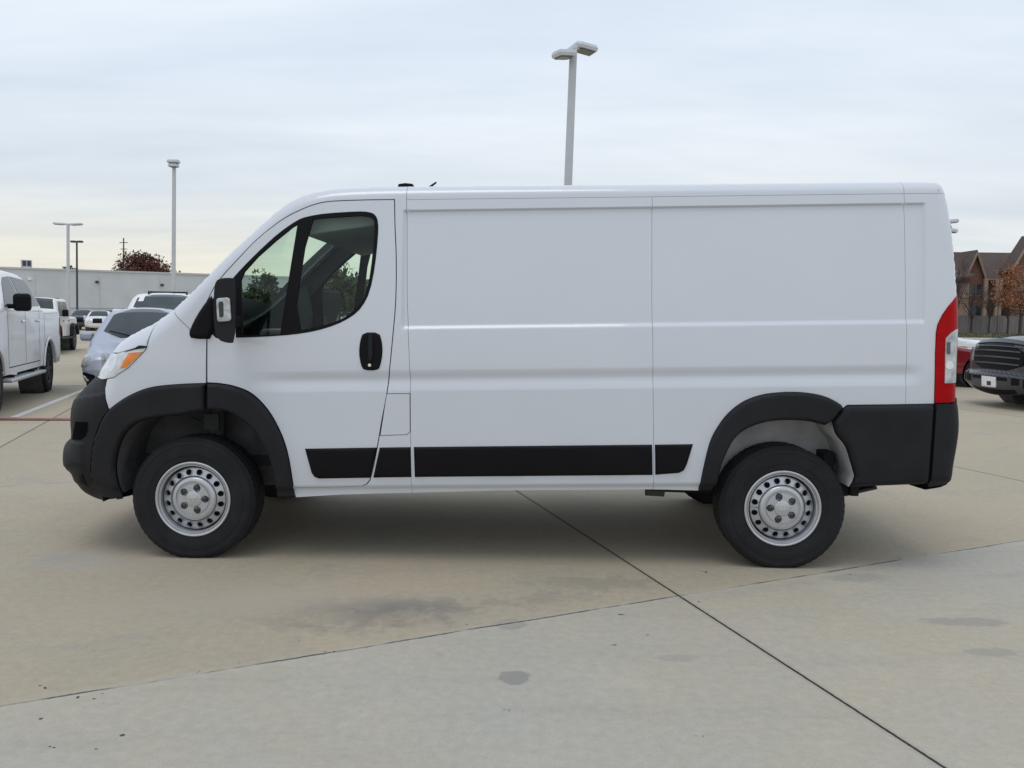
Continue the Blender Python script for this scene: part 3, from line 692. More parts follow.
rr = side('rear_bumper', [(934.6, 403.6), (932.4, 437), (928.8, 484.5), (940, 500), (990, 500), (990, 402.5)], MT['black'], off=.024, g=.012, flange=.02)
# --- lights
tl = side('tail_lamp', TAIL, MT['red'], off=.008, g=.01, flange=.02)
cl = LP([(945, 338), (950.7, 332.6), (957, 329.5), (975, 328), (975, 383), (943.9, 383), (944.4, 350)])
side('reversing_lens', cl, MT['clear2'], raw=True, gap=0, off=.012, flange=.004, parent=tl, g=.008)
side('lens_highlight', [LS(949+4.2*math.cos(a), 366.5+(5.5 if math.sin(a) < 0 else 2.5)*math.sin(a)) for a in np.linspace(0, 6.28, 17)[:-1]], MT['sticker'], raw=True, gap=0, off=.0135, flange=.002, parent=tl, g=.006)  # white disc: a highlight in the lens put in as colour
side('lamp_reflector', LP([(945.6, 342), (949.5, 342), (949.5, 354), (945.6, 354)]), MT['darkpaint'], raw=True, gap=0, off=.0135, flange=.001, parent=tl, g=.008)
hl = side('headlight', HL, MT['clear'], off=.004, g=.01, flange=.03)
side('indicator', LP([(129, 352.9), (142.6, 351.8), (135, 359.7), (127, 367.3), (120.3, 368.4), (124, 361)]), MT['amber'], raw=True, gap=0, off=.007, flange=.003, parent=hl, g=.008)
side('headlight_brow', LP([(124, 351.8), (133.4, 348.8), (139, 345.4), (147, 345.9), (147, 347.8), (136, 349.2)]), MT['black'], raw=True, gap=0, off=.008, flange=.003, parent=hl, g=.008)
side('headlight_lamp', LP([(105, 368), (109, 361), (116, 358.5), (114.5, 367), (109, 373)]), MT['chrome'], raw=True, gap=0, off=.006, flange=.002, parent=hl, g=.008)
# --- mirror
tri = LP([(190, 329.4), (197, 315.3), (205.6, 302.6), (213.6, 293.4), (216, 339), (192, 338.9), (189.4, 335)])
tri = smooth(tri, 1)
mb = side('mirror_base', tri, MT['trim'], raw=True, gap=0, off=.003, prof=edge_round(tri, .02, .03), flange=.02, g=.012)
YM = -1.315
hs = smooth([L(*p, YM) for p in [(213.8, 287), (216, 280.5), (221, 278), (232, 277.6), (235.8, 279), (236, 300), (235.4, 343), (227, 343), (219, 340.5), (214.6, 333), (213.2, 310)]], 1)
x_in = max(p[0] for p in hs)-.12; nh_ = len(hs); sq = lambda p: (x_in+(p[0]-x_in)*.35-.015, p[1])
mm_ = MB().add([(p[0], -1.315, p[1]) for p in hs]+[(sq(p)[0], -1.10, p[1]) for p in hs], [list(range(nh_))[::-1], list(range(nh_, 2*nh_))]+[[i, (i+1) % nh_, nh_+(i+1) % nh_, nh_+i] for i in range(nh_)])
mir = mm_.build('side_mirror', MT['black'], van, smooth_angle=40, bevel=.018); parts.append(mir)
sg = roundpoly([L(*p, -1.318) for p in [(216.4, 298.3), (229.7, 297.4), (231.4, 320.8), (217.4, 322)]], .016)
MB().prism([tuple(p) for p in sg], 'y', -1.324, -1.30).build('turn_signal', MT['clear2'], mir, smooth_angle=40, bevel=.003)
sg2 = roundpoly([L(*p, -1.326) for p in [(218.4, 302), (223, 301), (223.6, 317), (219.4, 317.6)]], .012)
MB().prism([tuple(p) for p in sg2], 'y', -1.327, -1.315).build('signal_reflector', MT['inner'], mir, smooth_angle=40)
xm = max(p[0] for p in hs); zm0, zm1 = min(p[1] for p in hs), max(p[1] for p in hs)
MB().box((xm-.055, -1.205, (zm0+zm1)/2), (.006, .18, zm1-zm0-.05), Matrix.Rotation(math.atan2(.10, .215), 3, 'Z')).build('mirror_glass', MT['mirror'], mir)
MB().box((xm-.10, -1.05, zm0+.11), (.06, .14, .07)).build('mirror_arm', MT['trim'], mir, bevel=.008)
# --- inside of the shell: dark lining with the same openings
ARCH_F = LP(INNER_F+INNER_F2[1:]); ARCH_R = LP(INNER_R+BUMPL)
SILLCUT = np.array(LP([(-200, -100), (1300, -100), (1300, 482), (-200, 489)]))
lin = patch('inner_lining', [inset(LOOP, .03), SILLCUT], vs.side(-.045), MT['inner'], van, .05, holes=[inset(WIN, .012), LP([(118, 560)]+INNER_F+INNER_F2[1:]+[(280, 560)]), LP([(710, 560)]+INNER_R+BUMPL+[(853, 560)])]); parts.append(lin)
def arch(name, poly, material, y1, g=.05):
    P = resample(poly, .04); n = len(P); mbx = MB(); zb = min(p[1] for p in P)+.05
    y0 = [float(vs.y(np.array([p[0]]), np.array([p[1]]))[0]) for p in P]
    mbx.add([(p[0], y0[i]+.012, p[1]) for i, p in enumerate(P)]+[(p[0], y1, p[1]) for p in P], [[i, (i+1) % n, n+(i+1) % n, n+i] for i in range(n) if not (P[i][1] < zb and P[(i+1) % n][1] < zb)]+[list(range(n, 2*n))])
    o = mbx.build(name, material, van, smooth_angle=40); parts.append(o); return o
arch('wheel_liner', ARCH_F, MT['liner'], -.60)
arch('wheelhouse', ARCH_R, MT['well'], -.70)
# --- across the middle: nose, hood, windscreen, roof, rear doors
def capp(name, i0, i1, t0, t1, material, g=.03, off=0.0, flange=0.0, holes=(), parent=None):
    return patch(name, [rect(idx_s(i0), t0, idx_s(i1), t1)], vs.cap(off), material, parent or van, g, holes, flange)
iN, iC, iH, iK, iE = zone(97.5), zone(172), zone(300.6), zone(941), zone(954.5)
capp('bumper_face', 0, iN, -1, 1, MT['black'])
capp('nose', iN, zone(122.5), -1, 1, MT['white'])
gr = capp('grille', iN+.3, zone(114.7), -.62, .62, MT['trim'], off=.012, flange=.02)
capp('hood_top', zone(122.5), iC, -1, 1, MT['white'])
ws = capp('windscreen', iC+.6, iH-.6, -.90, .90, MT['glass'], off=.0, g=.05)
capp('windscreen_surround', iC, iH, -1, 1, MT['white'], g=.02, holes=[rect(idx_s(iC+.6), -.9, idx_s(iH-.6), .9)])
capp('roof', iH, iK, -1, 1, MT['white'])
rd = capp('rear_door', iK, iE, -1, -.004, MT['white']); capp('rear_door', iK, iE, .004, 1, MT['white'])
capp('rear_bumper_face', iE, len(OUT)-1, -1, 1, MT['black'], off=.02)
MB().prism([(LS(308, 205)[0], LS(308, 205)[1]-.03), (LS(336, 202)[0]+.25, LS(336, 202)[1]+.03), (LS(336, 202)[0]+.25, LS(336, 222)[1]), (LS(322, 230)[0], LS(322, 230)[1]), (LS(300, 234)[0], LS(300, 234)[1]+.0)], 'y', -.86, .86).build('sun_visor_shelf', MT['headliner'], van, smooth_angle=30, bevel=.01)
capp('headliner', iH-.2, iK-2, -1, 1, MT['headliner'], g=.08, off=-.06)
# dashboard, wheel, seats, bulkhead, floor
MB().prism([(-1.95, .95), (-1.25, .95), (-1.20, 1.13), (-1.28, 1.25), (-1.42, 1.27), (-1.95, 1.20)], 'y', -.93, .93).prism([(-1.42, 1.2), (-1.22, 1.22), (-1.26, 1.33), (-1.40, 1.34)], 'y', -.66, -.28).build('dashboard', MT['dash'], van, smooth_angle=30, bevel=.02)
for sy in (-.91, .91): MB().prism([(-1.95, 1.2), (-1.50, 1.2), (-1.47, 1.42), (-1.50, 1.66), (-1.62, 1.60), (-1.95, 1.34)], 'y', sy-.035, sy+.035).build('pillar_trim', MT['dash'], van, bevel=.008)
stw = MB(); cs = np.array((-1.08, -.46, 1.20)); na = np.array((math.cos(rad(62)), 0, math.sin(rad(62)))) ; e1 = np.array((0, 1., 0)); e2 = np.cross(na, e1)
stw.tube([cs+.19*(e1*math.cos(a)+e2*math.sin(a)) for a in np.linspace(0, 2*math.pi, 29)], .016, 8)
for a in (0, math.pi, -math.pi/2): stw.tube([cs, cs+.19*(e1*math.cos(a)+e2*math.sin(a))], .018, 6)
stw.tube([cs, cs-na*.25], .03, 8).build('steering_wheel', MT['dash'], van, smooth_angle=50)
for sy in (-.46, .46):
    b = MB(); rt_ = Matrix.Rotation(rad(12), 3, 'Y')
    b.box((-.30, sy, .72), (.50, .50, .16)).box((-.06, sy, 1.08), (.13, .48, .66), rt_).box((.02, sy, 1.50), (.10, .27, .17), rt_)
    b.build('seat', MT['dash'], van, smooth_angle=40, bevel=.04)
xb = LS(405, 250)[0]+.28
MB().box((xb, 0, 1.35), (.03, 1.72, 1.5)).build('bulkhead', MT['inner'], van)
MB().box((-.05, 0, .52), (4.6, 1.2, .07)).box((0, 0, .455), (2.5, 1.66, .06)).build('underbody', MT['chassis'], van)
MB().box((-.1, .35, .385), (1.7, .8, .16)).build('under_light_block', MT['chassis'], van, bevel=.04)  # unseen box added to block light reaching the ground under the van
MB().box((1.9, 0, .47), (1.2, .9, .06)).build('skid_plate', MT['chassis'], van)
for sy in (-.56, .56): MB().box((.02, sy, .445), (2.5, .10, .13)).build('rail_light_block', MT['chassis'], van)  # unseen rails added to keep far-side and low sky light out
MB().box((-.1, -.2, .43), (1.9, .6, .12)).build('floor_shield', MT['chassis'], van)
ax = MB().tube([(WB/2, -.8, .36), (WB/2, .8, .36)], .05, 10).tube([(WB/2, 0, .36), (WB/2+.01, 0, .36)], .12, 12)
ax.box((WB/2, -.62, .43), (1.25, .06, .03)).box((WB/2, .62, .43), (1.25, .06, .03)); ax.build('rear_axle', MT['chassis'], van, smooth_angle=40)
q0, q1 = L(650, 494, -.85), L(720, 499, -.85)
MB().tube([(q0[0]-.02, -.80, q0[1]+.01), (q0[0]+.09, -.80, q0[1]+.005)], .03, 12).build('jacking_point', MT['inner'], van, smooth_angle=40)
MB().tube([(q1[0]-.35, -.55, q1[1]+.04), (q1[0]+.2, -.55, q1[1]+.03)], [.06, .06], 14).build('exhaust_pipe', MT['chassis'], van, smooth_angle=40)
q2, q3 = L(846, 494, -.75), L(918, 487, -.80)
MB().box(((q2[0]+q3[0])/2+.0, -.80, q3[1]+.045), (q3[0]-q2[0]-.05, .05, .03)).box((q2[0]+.08, -.74, q2[1]+.02), (.2, .06, .018), Matrix.Rotation(rad(-14), 3, 'Y')).build('tow_bracket', MT['inner'], van, bevel=.004)
q4 = L(208, 428, -.80)
MB().box((WB/2+.46, -.80, .50), (.05, .08, .20)).box((WB/2+.42, -.74, .43), (.14, .14, .06)).build('bumper_bracket', MT['chassis'], van, bevel=.006)
qb = LS(842, 474); MB().box((qb[0]-.01, -.72, qb[1]), (.07, .22, .19)).build('arch_dark_block', MT['chassis'], van, bevel=.01)  # dark box added to cover the pale lower wheelhouse wall
ss = MB().box((q4[0], -.72, q4[1]+.03), (.09, .05, .10)).tube([(q4[0]-.15, -.70, q4[1]+.05), (q4[0]-.05, -.72, q4[1]), (q4[0]+.02, -.73, q4[1]-.04)], .012, 6)
ss.tube([(q4[0], -.7, .33), (q4[0]+.02, -.68, q4[1]+.1)], .045, 10)
ss.build('suspension_strut', MT['inner'], van, smooth_angle=40)
# roof antenna and marker
qa, qm = L(431.5, 184.5, -.60), L(406, 185.6, -.60)
MB().tube([(qa[0]-.03, -.60, qa[1]-.03), (qa[0]+.03, -.60, qa[1]+.014)], [.009, .005], 8).box((qa[0]-.03, -.60, qa[1]-.04), (.09, .04, .03)).build('antenna', MT['trim'], van, smooth_angle=40)
MB().prism([(qm[0]-.05, qm[1]-.03), (qm[0]+.05, qm[1]-.03), (qm[0]+.045, qm[1]+.006), (qm[0]-.0, qm[1]+.010), (qm[0]-.04, qm[1]+.004)], 'y', -.64, -.56).build('roof_marker', MT['trim'], van, bevel=.003)

# --- wheels
def steel_wheel(loc, rot, R=.362):
    w = bpy.data.objects.new('wheel', None); COL.objects.link(w); w.parent = van; w.location = loc; w.rotation_euler = (0, rot, 0)
    W = .225
    prof = [(.012, .217), (.002, .228), (.000, .245), (-.003, .262), (-.0055, .264), (-.006, .292), (-.0035, .294), (-.003, .322), (-.0055, .324), (-.001, .338), (.014, .352), (.020, .361), (.032, R), (.056, R), (.058, R-.008), (.066, R-.008), (.068, R), (.104, R), (.106, R-.008), (.116, R-.008), (.118, R), (.156, R), (.158, R-.008), (.166, R-.008), (.168, R), (.193, R), (.205, .361), (.211, .352), (.225, .335), (.23, .305), (.228, .26), (.2, .226)]
    tr = {11, 12, 13, 24, 25, 26}
    t = MB().lathe(prof, 168, wob=lambda i, j: (-.0025 if (j % 3 == 0) else 0) if i in tr else ((-.0015 if j % 3 == 0 else 0) if i in (10, 27) else 0))
    zs = 1 if rot == 0 else -1            # the tread settles flat on the ground
    t.v = [(x, y, z) if z*zs > -RW+.001 else (x*1.01, y, -RW*zs+.001*zs) for x, y, z in t.v]
    t.build('tyre', MT['rubber'], w, smooth_angle=28)
    n0 = set(w.children)
    rim = MB().lathe([(.20, .222), (.012, .228), (.001, .2275), (-.002, .222), (.001, .215), (.009, .2125), (.016, .2115), (.018, .2085), (.013, .205), (.013, .201), (.03, .1985), (.12, .197), (.18, .197)], 64)
    rim.lathe([(.11, .189), (.065, .1895), (.050, .187), (.0445, .1825)], 64)
    rim.lathe([(.040, .1375), (.026, .134), (.017, .128), (.0125, .120), (.0125, .108), (.022, .105), (.022, .096), (.014, .091), (.013, .050), (.008, .046), (.005, .035), (.004, .0)], 64)
    # nut recess pads and a small raised head-shaped badge in the middle
    ro = rim.build('rim', MT['steel'], w, smooth_angle=35)
    nh = 16; P = rect(0, .137, 2*math.pi*.16, .183); S_ = 2*math.pi*.16
    holes = [circle((k+.5)*S_/nh, .160, .0172, 14) for k in range(nh)]
    def fm(a, b):
        th = a/.16; dy = .030+(b-.137)/(.183-.137)*.015
        return np.stack([b*np.cos(th), dy, b*np.sin(th)], 1)
    pt = patch('wheel_disc', [P], fm, MT['steel'], w, .012, holes, .012)
    MB().lathe([(.085, .0), (.085, .20), (.075, .215)], 40).build('brake_drum', MT['drum'], w, smooth_angle=40)
    for k in range(5):
        a = 2*math.pi*k/5; c = (.069*math.cos(a), .0, .069*math.sin(a))
        MB().lathe([(.016, .025), (.009, .025), (.006, .019), (.008, .0125), (-.004, .0115), (-.007, .008), (-.007, .0)], 12, (c[0], .006, c[2])).build('lug_nut', MT['nut'], w, smooth_angle=40)
    b = MB()
    hd = [(-.006, -.018), (.006, -.018), (.009, -.004), (.019, .000), (.021, .010), (.013, .014), (.007, .010), (.003, .013), (-.003, .013), (-.007, .010), (-.013, .014), (-.021, .010), (-.019, .0), (-.009, -.004)]
    b.prism(hd, 'y', .0015, .006); b.build('hub_badge', MT['chrome'], w, bevel=.001)
    for k in range(5):
        a = 2*math.pi*(k+.5)/5
    for ch in w.children:
        if ch not in n0: ch.scale = (.967, 1, .967)
    return w
RW = .3505
wf_ = steel_wheel((-WB/2, -TY, RW), 0.0); wr_ = steel_wheel((WB/2, -TY, RW), math.pi)
def far(o, parent):
    c = o.copy(); COL.objects.link(c); c.parent = parent
    for ch in list(o.children): far(ch, c)
    return c
for o in list(parts)+[wf_, wr_]:
    c = far(o, van); c.scale = (1, -1, 1)
    if o in (wf_, wr_): c.location = (o.location.x, TY, o.location.z)
# ------------------------------------------------------------------ other vehicles
def heading_rot(deg_from_camera):
    """front points at the camera (-Y) turned by this many degrees to the right"""
    return rad(90+deg_from_camera)
def road_wheel(parent, x, yout, R, W=.24, rim=.62, rimmat='steel', spokes=6, n=56):
    for sgn in (-1, 1):
        if sgn < 0:
            w = bpy.data.objects.new('wheel', None); COL.objects.link(w); w.parent = parent; w.location = (x, -yout, R)
            r0 = R*rim
            MB().lathe([(.01, r0), (.0, r0+.02), (-.002, R*.85), (.008, R*.95), (.03, R), (W-.03, R), (W-.01, R*.95), (W, R*.8), (W-.02, r0)], n).build('tyre', MT['rubber'], w, smooth_angle=35)
            b = MB().lathe([(.012, r0), (.004, r0-.004), (.02, r0-.03), (.06, r0-.035), (.06, 0.0)], 40)
            b.lathe([(.03, .07), (.012, .06), (.012, 0)], 20)
            for k in range(spokes):
                a = 2*math.pi*k/spokes; c, s_ = math.cos(a), math.sin(a); hw = .035*R/.4
                q = [(.05, -hw), (r0-.02, -hw*.8), (r0-.02, hw*.8), (.05, hw)]
                b.add([(u*c-v*s_, .015, u*s_+v*c) for u, v in q]+[(u*c-v*s_, .06, u*s_+v*c) for u, v in q], [[0, 1, 2, 3], [0, 4, 5, 1], [1, 5, 6, 2], [2, 6, 7, 3], [3, 7, 4, 0]])
            b.build('rim', MT[rimmat], w, smooth_angle=30)
            first = w
        else:
            c = first.copy(); COL.objects.link(c); c.location = (x, yout, R); c.scale = (1, -1, 1)
            for ch in list(first.children):
                d = ch.copy(); COL.objects.link(d); d.parent = c
class Car:
    def __init__(s, name, label, cat, path, hw, paint, wheels, R, loc, rz, bottom_z=.32, group=None, crown=.04, RI=.1, archk=1.14, frontI=.25, rearI=.15, wheel_kw={}, g=.05, archmat='liner', capg=.07):
        s.root = empty(name, label, cat, (loc[0], loc[1], 0), rz, group); s.paint = paint
        n = len(path); x0, x1 = path[:, 0].min(), path[:, 0].max(); s.path = path
        fr = np.clip(((x0+.9)-path[:, 0])/.9, 0, 1); rr = np.clip((path[:, 0]-(x1-.5))/.5, 0, 1)
        I = RI+(frontI-RI)*fr+(rearI-RI)*rr
        s.sh = Shell(path, I*.95, I, hw, np.full(n, crown)+fr*.05, [(path[-1][0]-.1, bottom_z), (path[0][0]+.1, bottom_z)])
        holes = [circle(wx, R, R*archk, 40) for wx in wheels]; s.holes = holes; s.wheels = wheels; s.R = R
        s.loop = s.sh.loop
        s.body = patch('body', [s.loop], s.sh.side(), paint, s.root, g, holes, .03); s.mir(s.body)
        patch('body_top', [rect(0, -1, s.sh.s[-1], 1)], s.sh.cap(), paint, s.root, capg)
        hwm = float(hw(0, .6))
        for wx in wheels:
            P = circle(wx, R, R*archk+.01, 28); nn = len(P)
            for sg in (-1, 1): MB().add([(p[0], sg*(hwm-.04), p[1]) for p in P]+[(p[0], sg*(hwm-.42), p[1]) for p in P], [[i, (i+1) % nn, nn+(i+1) % nn, nn+i] for i in range(nn)]+[list(range(nn, 2*nn))]).build('wheel_liner', MT[archmat], s.root)
            road_wheel(s.root, wx, hwm-.01+wheel_kw.get('out', 0), R, **{k: v for k, v in wheel_kw.items() if k != 'out'})
        MB().box(((wheels[0]+wheels[1])/2, 0, bottom_z+.04), (wheels[1]-wheels[0]+1.0, hwm*1.3, .1)).build('underbody', MT['chassis'], s.root)
    def mir(s, o, parent=None):
        c = o.copy(); COL.objects.link(c); c.parent = parent or s.root; c.scale = (1, -1, 1); return c
    def side(s, name, pts, material, off=.006, h=0, r=.02, g=.04, flange=.01, both=True, holes=(), n=0, clip=False, parent=None):
        P = smooth(pts, n) if n else np.array(pts, float)
        o = patch(name, [P, s.loop] if clip else [P], s.sh.side(off, edge_round(P, h, r) if h else None), material, parent or s.root, g, holes, flange)
        if both: s.mir(o)
        return o
    def sx(s, i): return float(np.interp(i, np.arange(len(s.path)), s.sh.s))
    def cap(s, name, i0, i1, t0, t1, material, off=.006, g=.05, flange=.012, holes=(), n=0, parent=None, mirror=False):
        P = rect(s.sx(i0), t0, s.sx(i1), t1)
        if n: P = smooth(P, n)
        o = patch(name, [P], s.sh.cap(off), material, parent or s.root, g, holes, flange)
        if mirror: s.mir(o)
        return o
    def box(s, name, c, d, material, bevel=.02, both=False, rot=None, parent=None):
        o = MB().box(c, d, rot).build(name, material, parent or s.root, bevel=bevel)
        if both: s.mir(o)
        return o
def hwf(w, belt, roof, wroof, low=.5):
    def f(x, z):
        z = np.asarray(z, float); x = np.asarray(x, float)
        t = np.clip((z-belt)/(roof-belt), 0, 1.3); return w-(w-wroof)*t**1.1-.03*np.clip((low-z)/.25, 0, 1)**2+0*x
    return f
A_ = lambda *p: np.array(p, float)

# --- white crew-cab pickup at the left edge
H20 = 17.6
wr = ground(50, 391.5); hd = np.array([math.sin(rad(H20)), -math.cos(rad(H20)), 0]); pr = np.array([math.cos(rad(H20)), math.sin(rad(H20)), 0])
def by_wheel(p, xw, half, h=hd, r=pr):
    """centre of a vehicle whose left-hand wheel at local x=xw stands at p"""
    return p-r*half+h*xw
P_F = A_((-2.72, .42), (-2.90, .55), (-2.95, .95), (-2.9, 1.2), (-2.7, 1.28), (-1.7, 1.37), (-1.42, 1.43), (-.75, 1.86), (-.5, 1.94), (0, 1.97), (.8, 1.95), (1.0, 1.91), (1.12, 1.85), (1.36, 1.44), (1.42, 1.41), (2.85, 1.40), (2.93, 1.35), (2.95, .9), (2.93, .6), (2.85, .5))*np.array([1, 1.052])
pick = Car('pickup_truck', 'white crew-cab pickup with black door mirror, cut off by the left edge', 'pickup', P_F, hwf(.99, 1.43, 2.05, .74), MT['whitecar'], (-1.86, 1.84), .42, by_wheel(wr, 1.84, .98)[:2], heading_rot(H20), .48, rearI=.06, g=.04, wheel_kw=dict(rimmat='darkpole', W=.29, spokes=6), archk=1.2)
pick.side('rear_window', [(.02, 1.50), (1.20, 1.52), (1.02, 1.89), (.9, 1.95), (.02, 1.97)], MT['dkglass'], n=0)
pick.side('front_window', [(-1.25, 1.49), (-.06, 1.50), (-.06, 1.97), (-.5, 1.94), (-.72, 1.85)], MT['dkglass'])
pick.cap('windscreen', 6.3, 7.9, -.95, .95, MT['dkglass'])
pick.cap('grille', 1.2, 3.2, -.6, .6, MT['trim']); pick.cap('headlight', 2.2, 3.4, .66, .98, MT['clear'], mirror=True)
pick.box('bumper', (-2.98, 0, .62), (.12, 1.8, .26), MT['chrome'])
def seam(c, x0, z0, x1, z1, w=.012):
    if x0 == x1: P = [(x0-w/2, z0), (x0+w/2, z0), (x0+w/2, z1), (x0-w/2, z1)]
    else: P = [(x0, z0-w/2), (x1, z1-w/2), (x1, z1+w/2), (x0, z0+w/2)]
    return c.side('door_gap', P, MT['gap'], off=.003, flange=0, g=.06)
for x in (-1.15, -.02, 1.02, 1.45): seam(pick, x, .62, x, 1.45)
seam(pick, -1.15, .60, 1.02, .60)
for x in (-.22, .86): pick.side('door_handle', smooth([(x-.09, 1.25), (x+.09, 1.25), (x+.09, 1.295), (x-.09, 1.295)], 1), MT['whitecar'], off=.02, h=.02, r=.02, g=.02, flange=.02)
pick.side('handle_bracket', [(.98, 1.245), (1.0, 1.245), (1.0, 1.30), (.98, 1.30)], MT['gap'], off=.004, g=.02)
pick.side('wheel_arch_trim', [(1.84+.56*math.cos(a), .42+.56*math.sin(a)) for a in np.linspace(-.1, math.pi+.1, 20)]+[(1.84+.505*math.cos(a), .42+.505*math.sin(a)) for a in np.linspace(math.pi+.1, -.1, 20)], MT['whitecar'], off=.01, h=.02, r=.03, g=.03)
pick.box('running_board', (-.2, -.98, .42), (2.4, .22, .05), MT['steel'], both=True)
for x in (-.9, .5): pick.box('step_bracket', (x, -.90, .46), (.06, .2, .05), MT['chassis'], .005, both=True)
mirp = pick.box('door_mirror', (-1.02, -1.16, 1.56), (.13, .24, .26), MT['trim'], .05); pick.mir(mirp)
ma = pick.box('mirror_arm', (-1.0, -1.0, 1.50), (.08, .2, .07), MT['trim'], .02); pick.mir(ma)
pick.side('tail_lamp', [(2.82, 1.0), (2.94, 1.0), (2.94, 1.32), (2.84, 1.32)], MT['red'], clip=True)

# --- white open-style pickup with round black flares, further back
P_J = A_((-2.6, .55), (-2.72, .6), (-2.74, .95), (-2.62, 1.12), (-2.5, 1.16), (-1.2, 1.22), (-1.08, 1.25), (-.80, 1.80), (-.70, 1.86), (0, 1.88), (.98, 1.87), (1.06, 1.82), (1.14, 1.26), (1.2, 1.22), (2.62, 1.22), (2.70, 1.18), (2.72, .7), (2.65, .6))
wj = ground(75, 350)
jeep = Car('offroad_pickup', 'white boxy off-road pickup with black flares, behind the large pickup', 'pickup', P_J, hwf(.80, 1.22, 1.87, .70), MT['whitecar'], (-1.75, 1.74), .42, by_wheel(wj, 1.74, .86)[:2], heading_rot(H20), .55, rearI=.05, frontI=.1, RI=.06, wheel_kw=dict(rimmat='darkpole', W=.27, out=.08), archk=1.22)
jeep.cap('windscreen', 6.2, 7.8, -.92, .92, MT['dkglass'])
jeep.side('front_window', [(-.86, 1.27), (.0, 1.27), (.0, 1.78), (-.62, 1.78)], MT['dkglass']); jeep.side('rear_window', [(.1, 1.27), (.98, 1.27), (.92, 1.78), (.1, 1.78)], MT['dkglass'])
for wx in (-1.75, 1.74):
    fl = [(-.66, .55), (-.58, .90), (-.42, 1.0), (.42, 1.0), (.60, .90), (.70, .55)]
    jeep.side('fender_flare', [(wx+a, b) for a, b in fl]+[(wx+.51*math.cos(a), .42+.51*math.sin(a)) for a in np.linspace(.25, math.pi-.25, 16)], MT['black'], off=.02, h=.12, r=.05, g=.04, flange=.1)
for x in (-.95, .05, 1.05): seam(jeep, x, .62, x, 1.24)
for x in (-.12, .9): jeep.side('door_handle', [(x-.07, 1.08), (x+.07, 1.08), (x+.07, 1.12), (x-.07, 1.12)], MT['trim'], off=.02, g=.03)
jm = jeep.box('door_mirror', (-.78, -.98, 1.38), (.1, .2, .24), MT['trim'], .03); jeep.mir(jm)
jeep.box('running_board', (0, -.84, .50), (2.1, .14, .07), MT['trim'], both=True)
jeep.cap('grille', 1.3, 3.2, -.6, .6, MT['trim'])
jeep.box('bumper', (-2.85, 0, .62), (.2, 1.7, .2), MT['trim'])
jeep.box('roof_bar', (.1, 0, 1.89), (.04, 1.3, .03), MT['trim'], .01)

# --- silver-blue estate car facing the camera
P_S = A_((-2.02, .20), (-2.14, .28), (-2.18, .44), (-2.16, .62), (-2.10, .68), (-1.95, .725), (-1.3, .80), (-1.10, .845), (-.30, 1.39), (-.05, 1.455), (.4, 1.48), (1.2, 1.45), (1.75, 1.33), (2.05, .98), (2.12, .7), (2.1, .4), (2.0, .28))
HS = 18.0
fs = ground(137, 396); hS = np.array([math.sin(rad(HS)), -math.cos(rad(HS)), 0])
cS = fs-hS*2.15
sub = Car('silver_car', 'silver-blue hatchback facing the camera, beside the front of the van', 'car', P_S, hwf(.88, .88, 1.47, .62, .4), MT['silverpaint'], (-1.30, 1.28), .32, cS[:2], heading_rot(HS), .22, frontI=.34, rearI=.25, RI=.09, crown=.05, g=.035, capg=.045)
sub.cap('windscreen', 7.15, 8.85, -.93, .93, MT['dkglass'], g=.04, n=1)
sub.side('front_window', [(-.85, .92), (.2, .93), (.2, 1.38), (-.15, 1.36)], MT['dkglass']); sub.side('rear_window', [(.28, .98), (1.5, 1.0), (1.35, 1.3), (.28, 1.38)], MT['dkglass'])
hlS = sub.side('headlight', [(-2.12, .50), (-1.86, .48), (-1.50, .62), (-1.50, .69), (-1.95, .69), (-2.10, .64)], MT['lampmix'], off=.006, h=.012, r=.03, g=.02, n=1)
hl2 = sub.cap('headlight', 2.4, 4.6, -1, -.76, MT['lampmix'], n=1, g=.03); sub.mir(hl2)
sub.side('headlight_lamp', circle(-1.93, .585, .055, 18), MT['chrome'], off=.02, g=.02); sub.side('headlight_lamp', circle(-1.78, .59, .045, 18), MT['dkglass'], off=.02, g=.02)
sub.cap('grille', 2.9, 4.6, -.55, .55, MT['trim'], n=1); sub.cap('lower_grille', .9, 1.9, -.6, .6, MT['trim'])
fgS = sub.side('fog_lamp_recess', [(-2.14, .22), (-1.86, .22), (-1.80, .37), (-2.14, .42)], MT['trim'], off=.006, g=.02, n=1)
sub.side('fog_lamp', circle(-1.98, .30, .05, 16), MT['clear'], off=.02, g=.02)
sm = sub.box('door_mirror', (-.60, -.97, .98), (.14, .23, .17), MT['silverpaint'], .05); sub.mir(sm)
sa = sub.box('mirror_arm', (-.60, -.86, .92), (.07, .14, .05), MT['trim'], .015); sub.mir(sa)
wp = MB()
for (y0, y1) in ((-.55, .05), (.0, .55)):
    x0_, z0_, nx0, nz0 = sub.sh.at_s(sub.sx(7.12)); x1_, z1_, _, _ = sub.sh.at_s(sub.sx(7.3))
    wp.tube([(x0_+nx0*.06, y0, z0_+nz0*.06), (x1_+nx0*.09, y1, z1_+nz0*.09)], .012, 6)
wpo = wp.build('wiper', MT['trim'], sub.root)

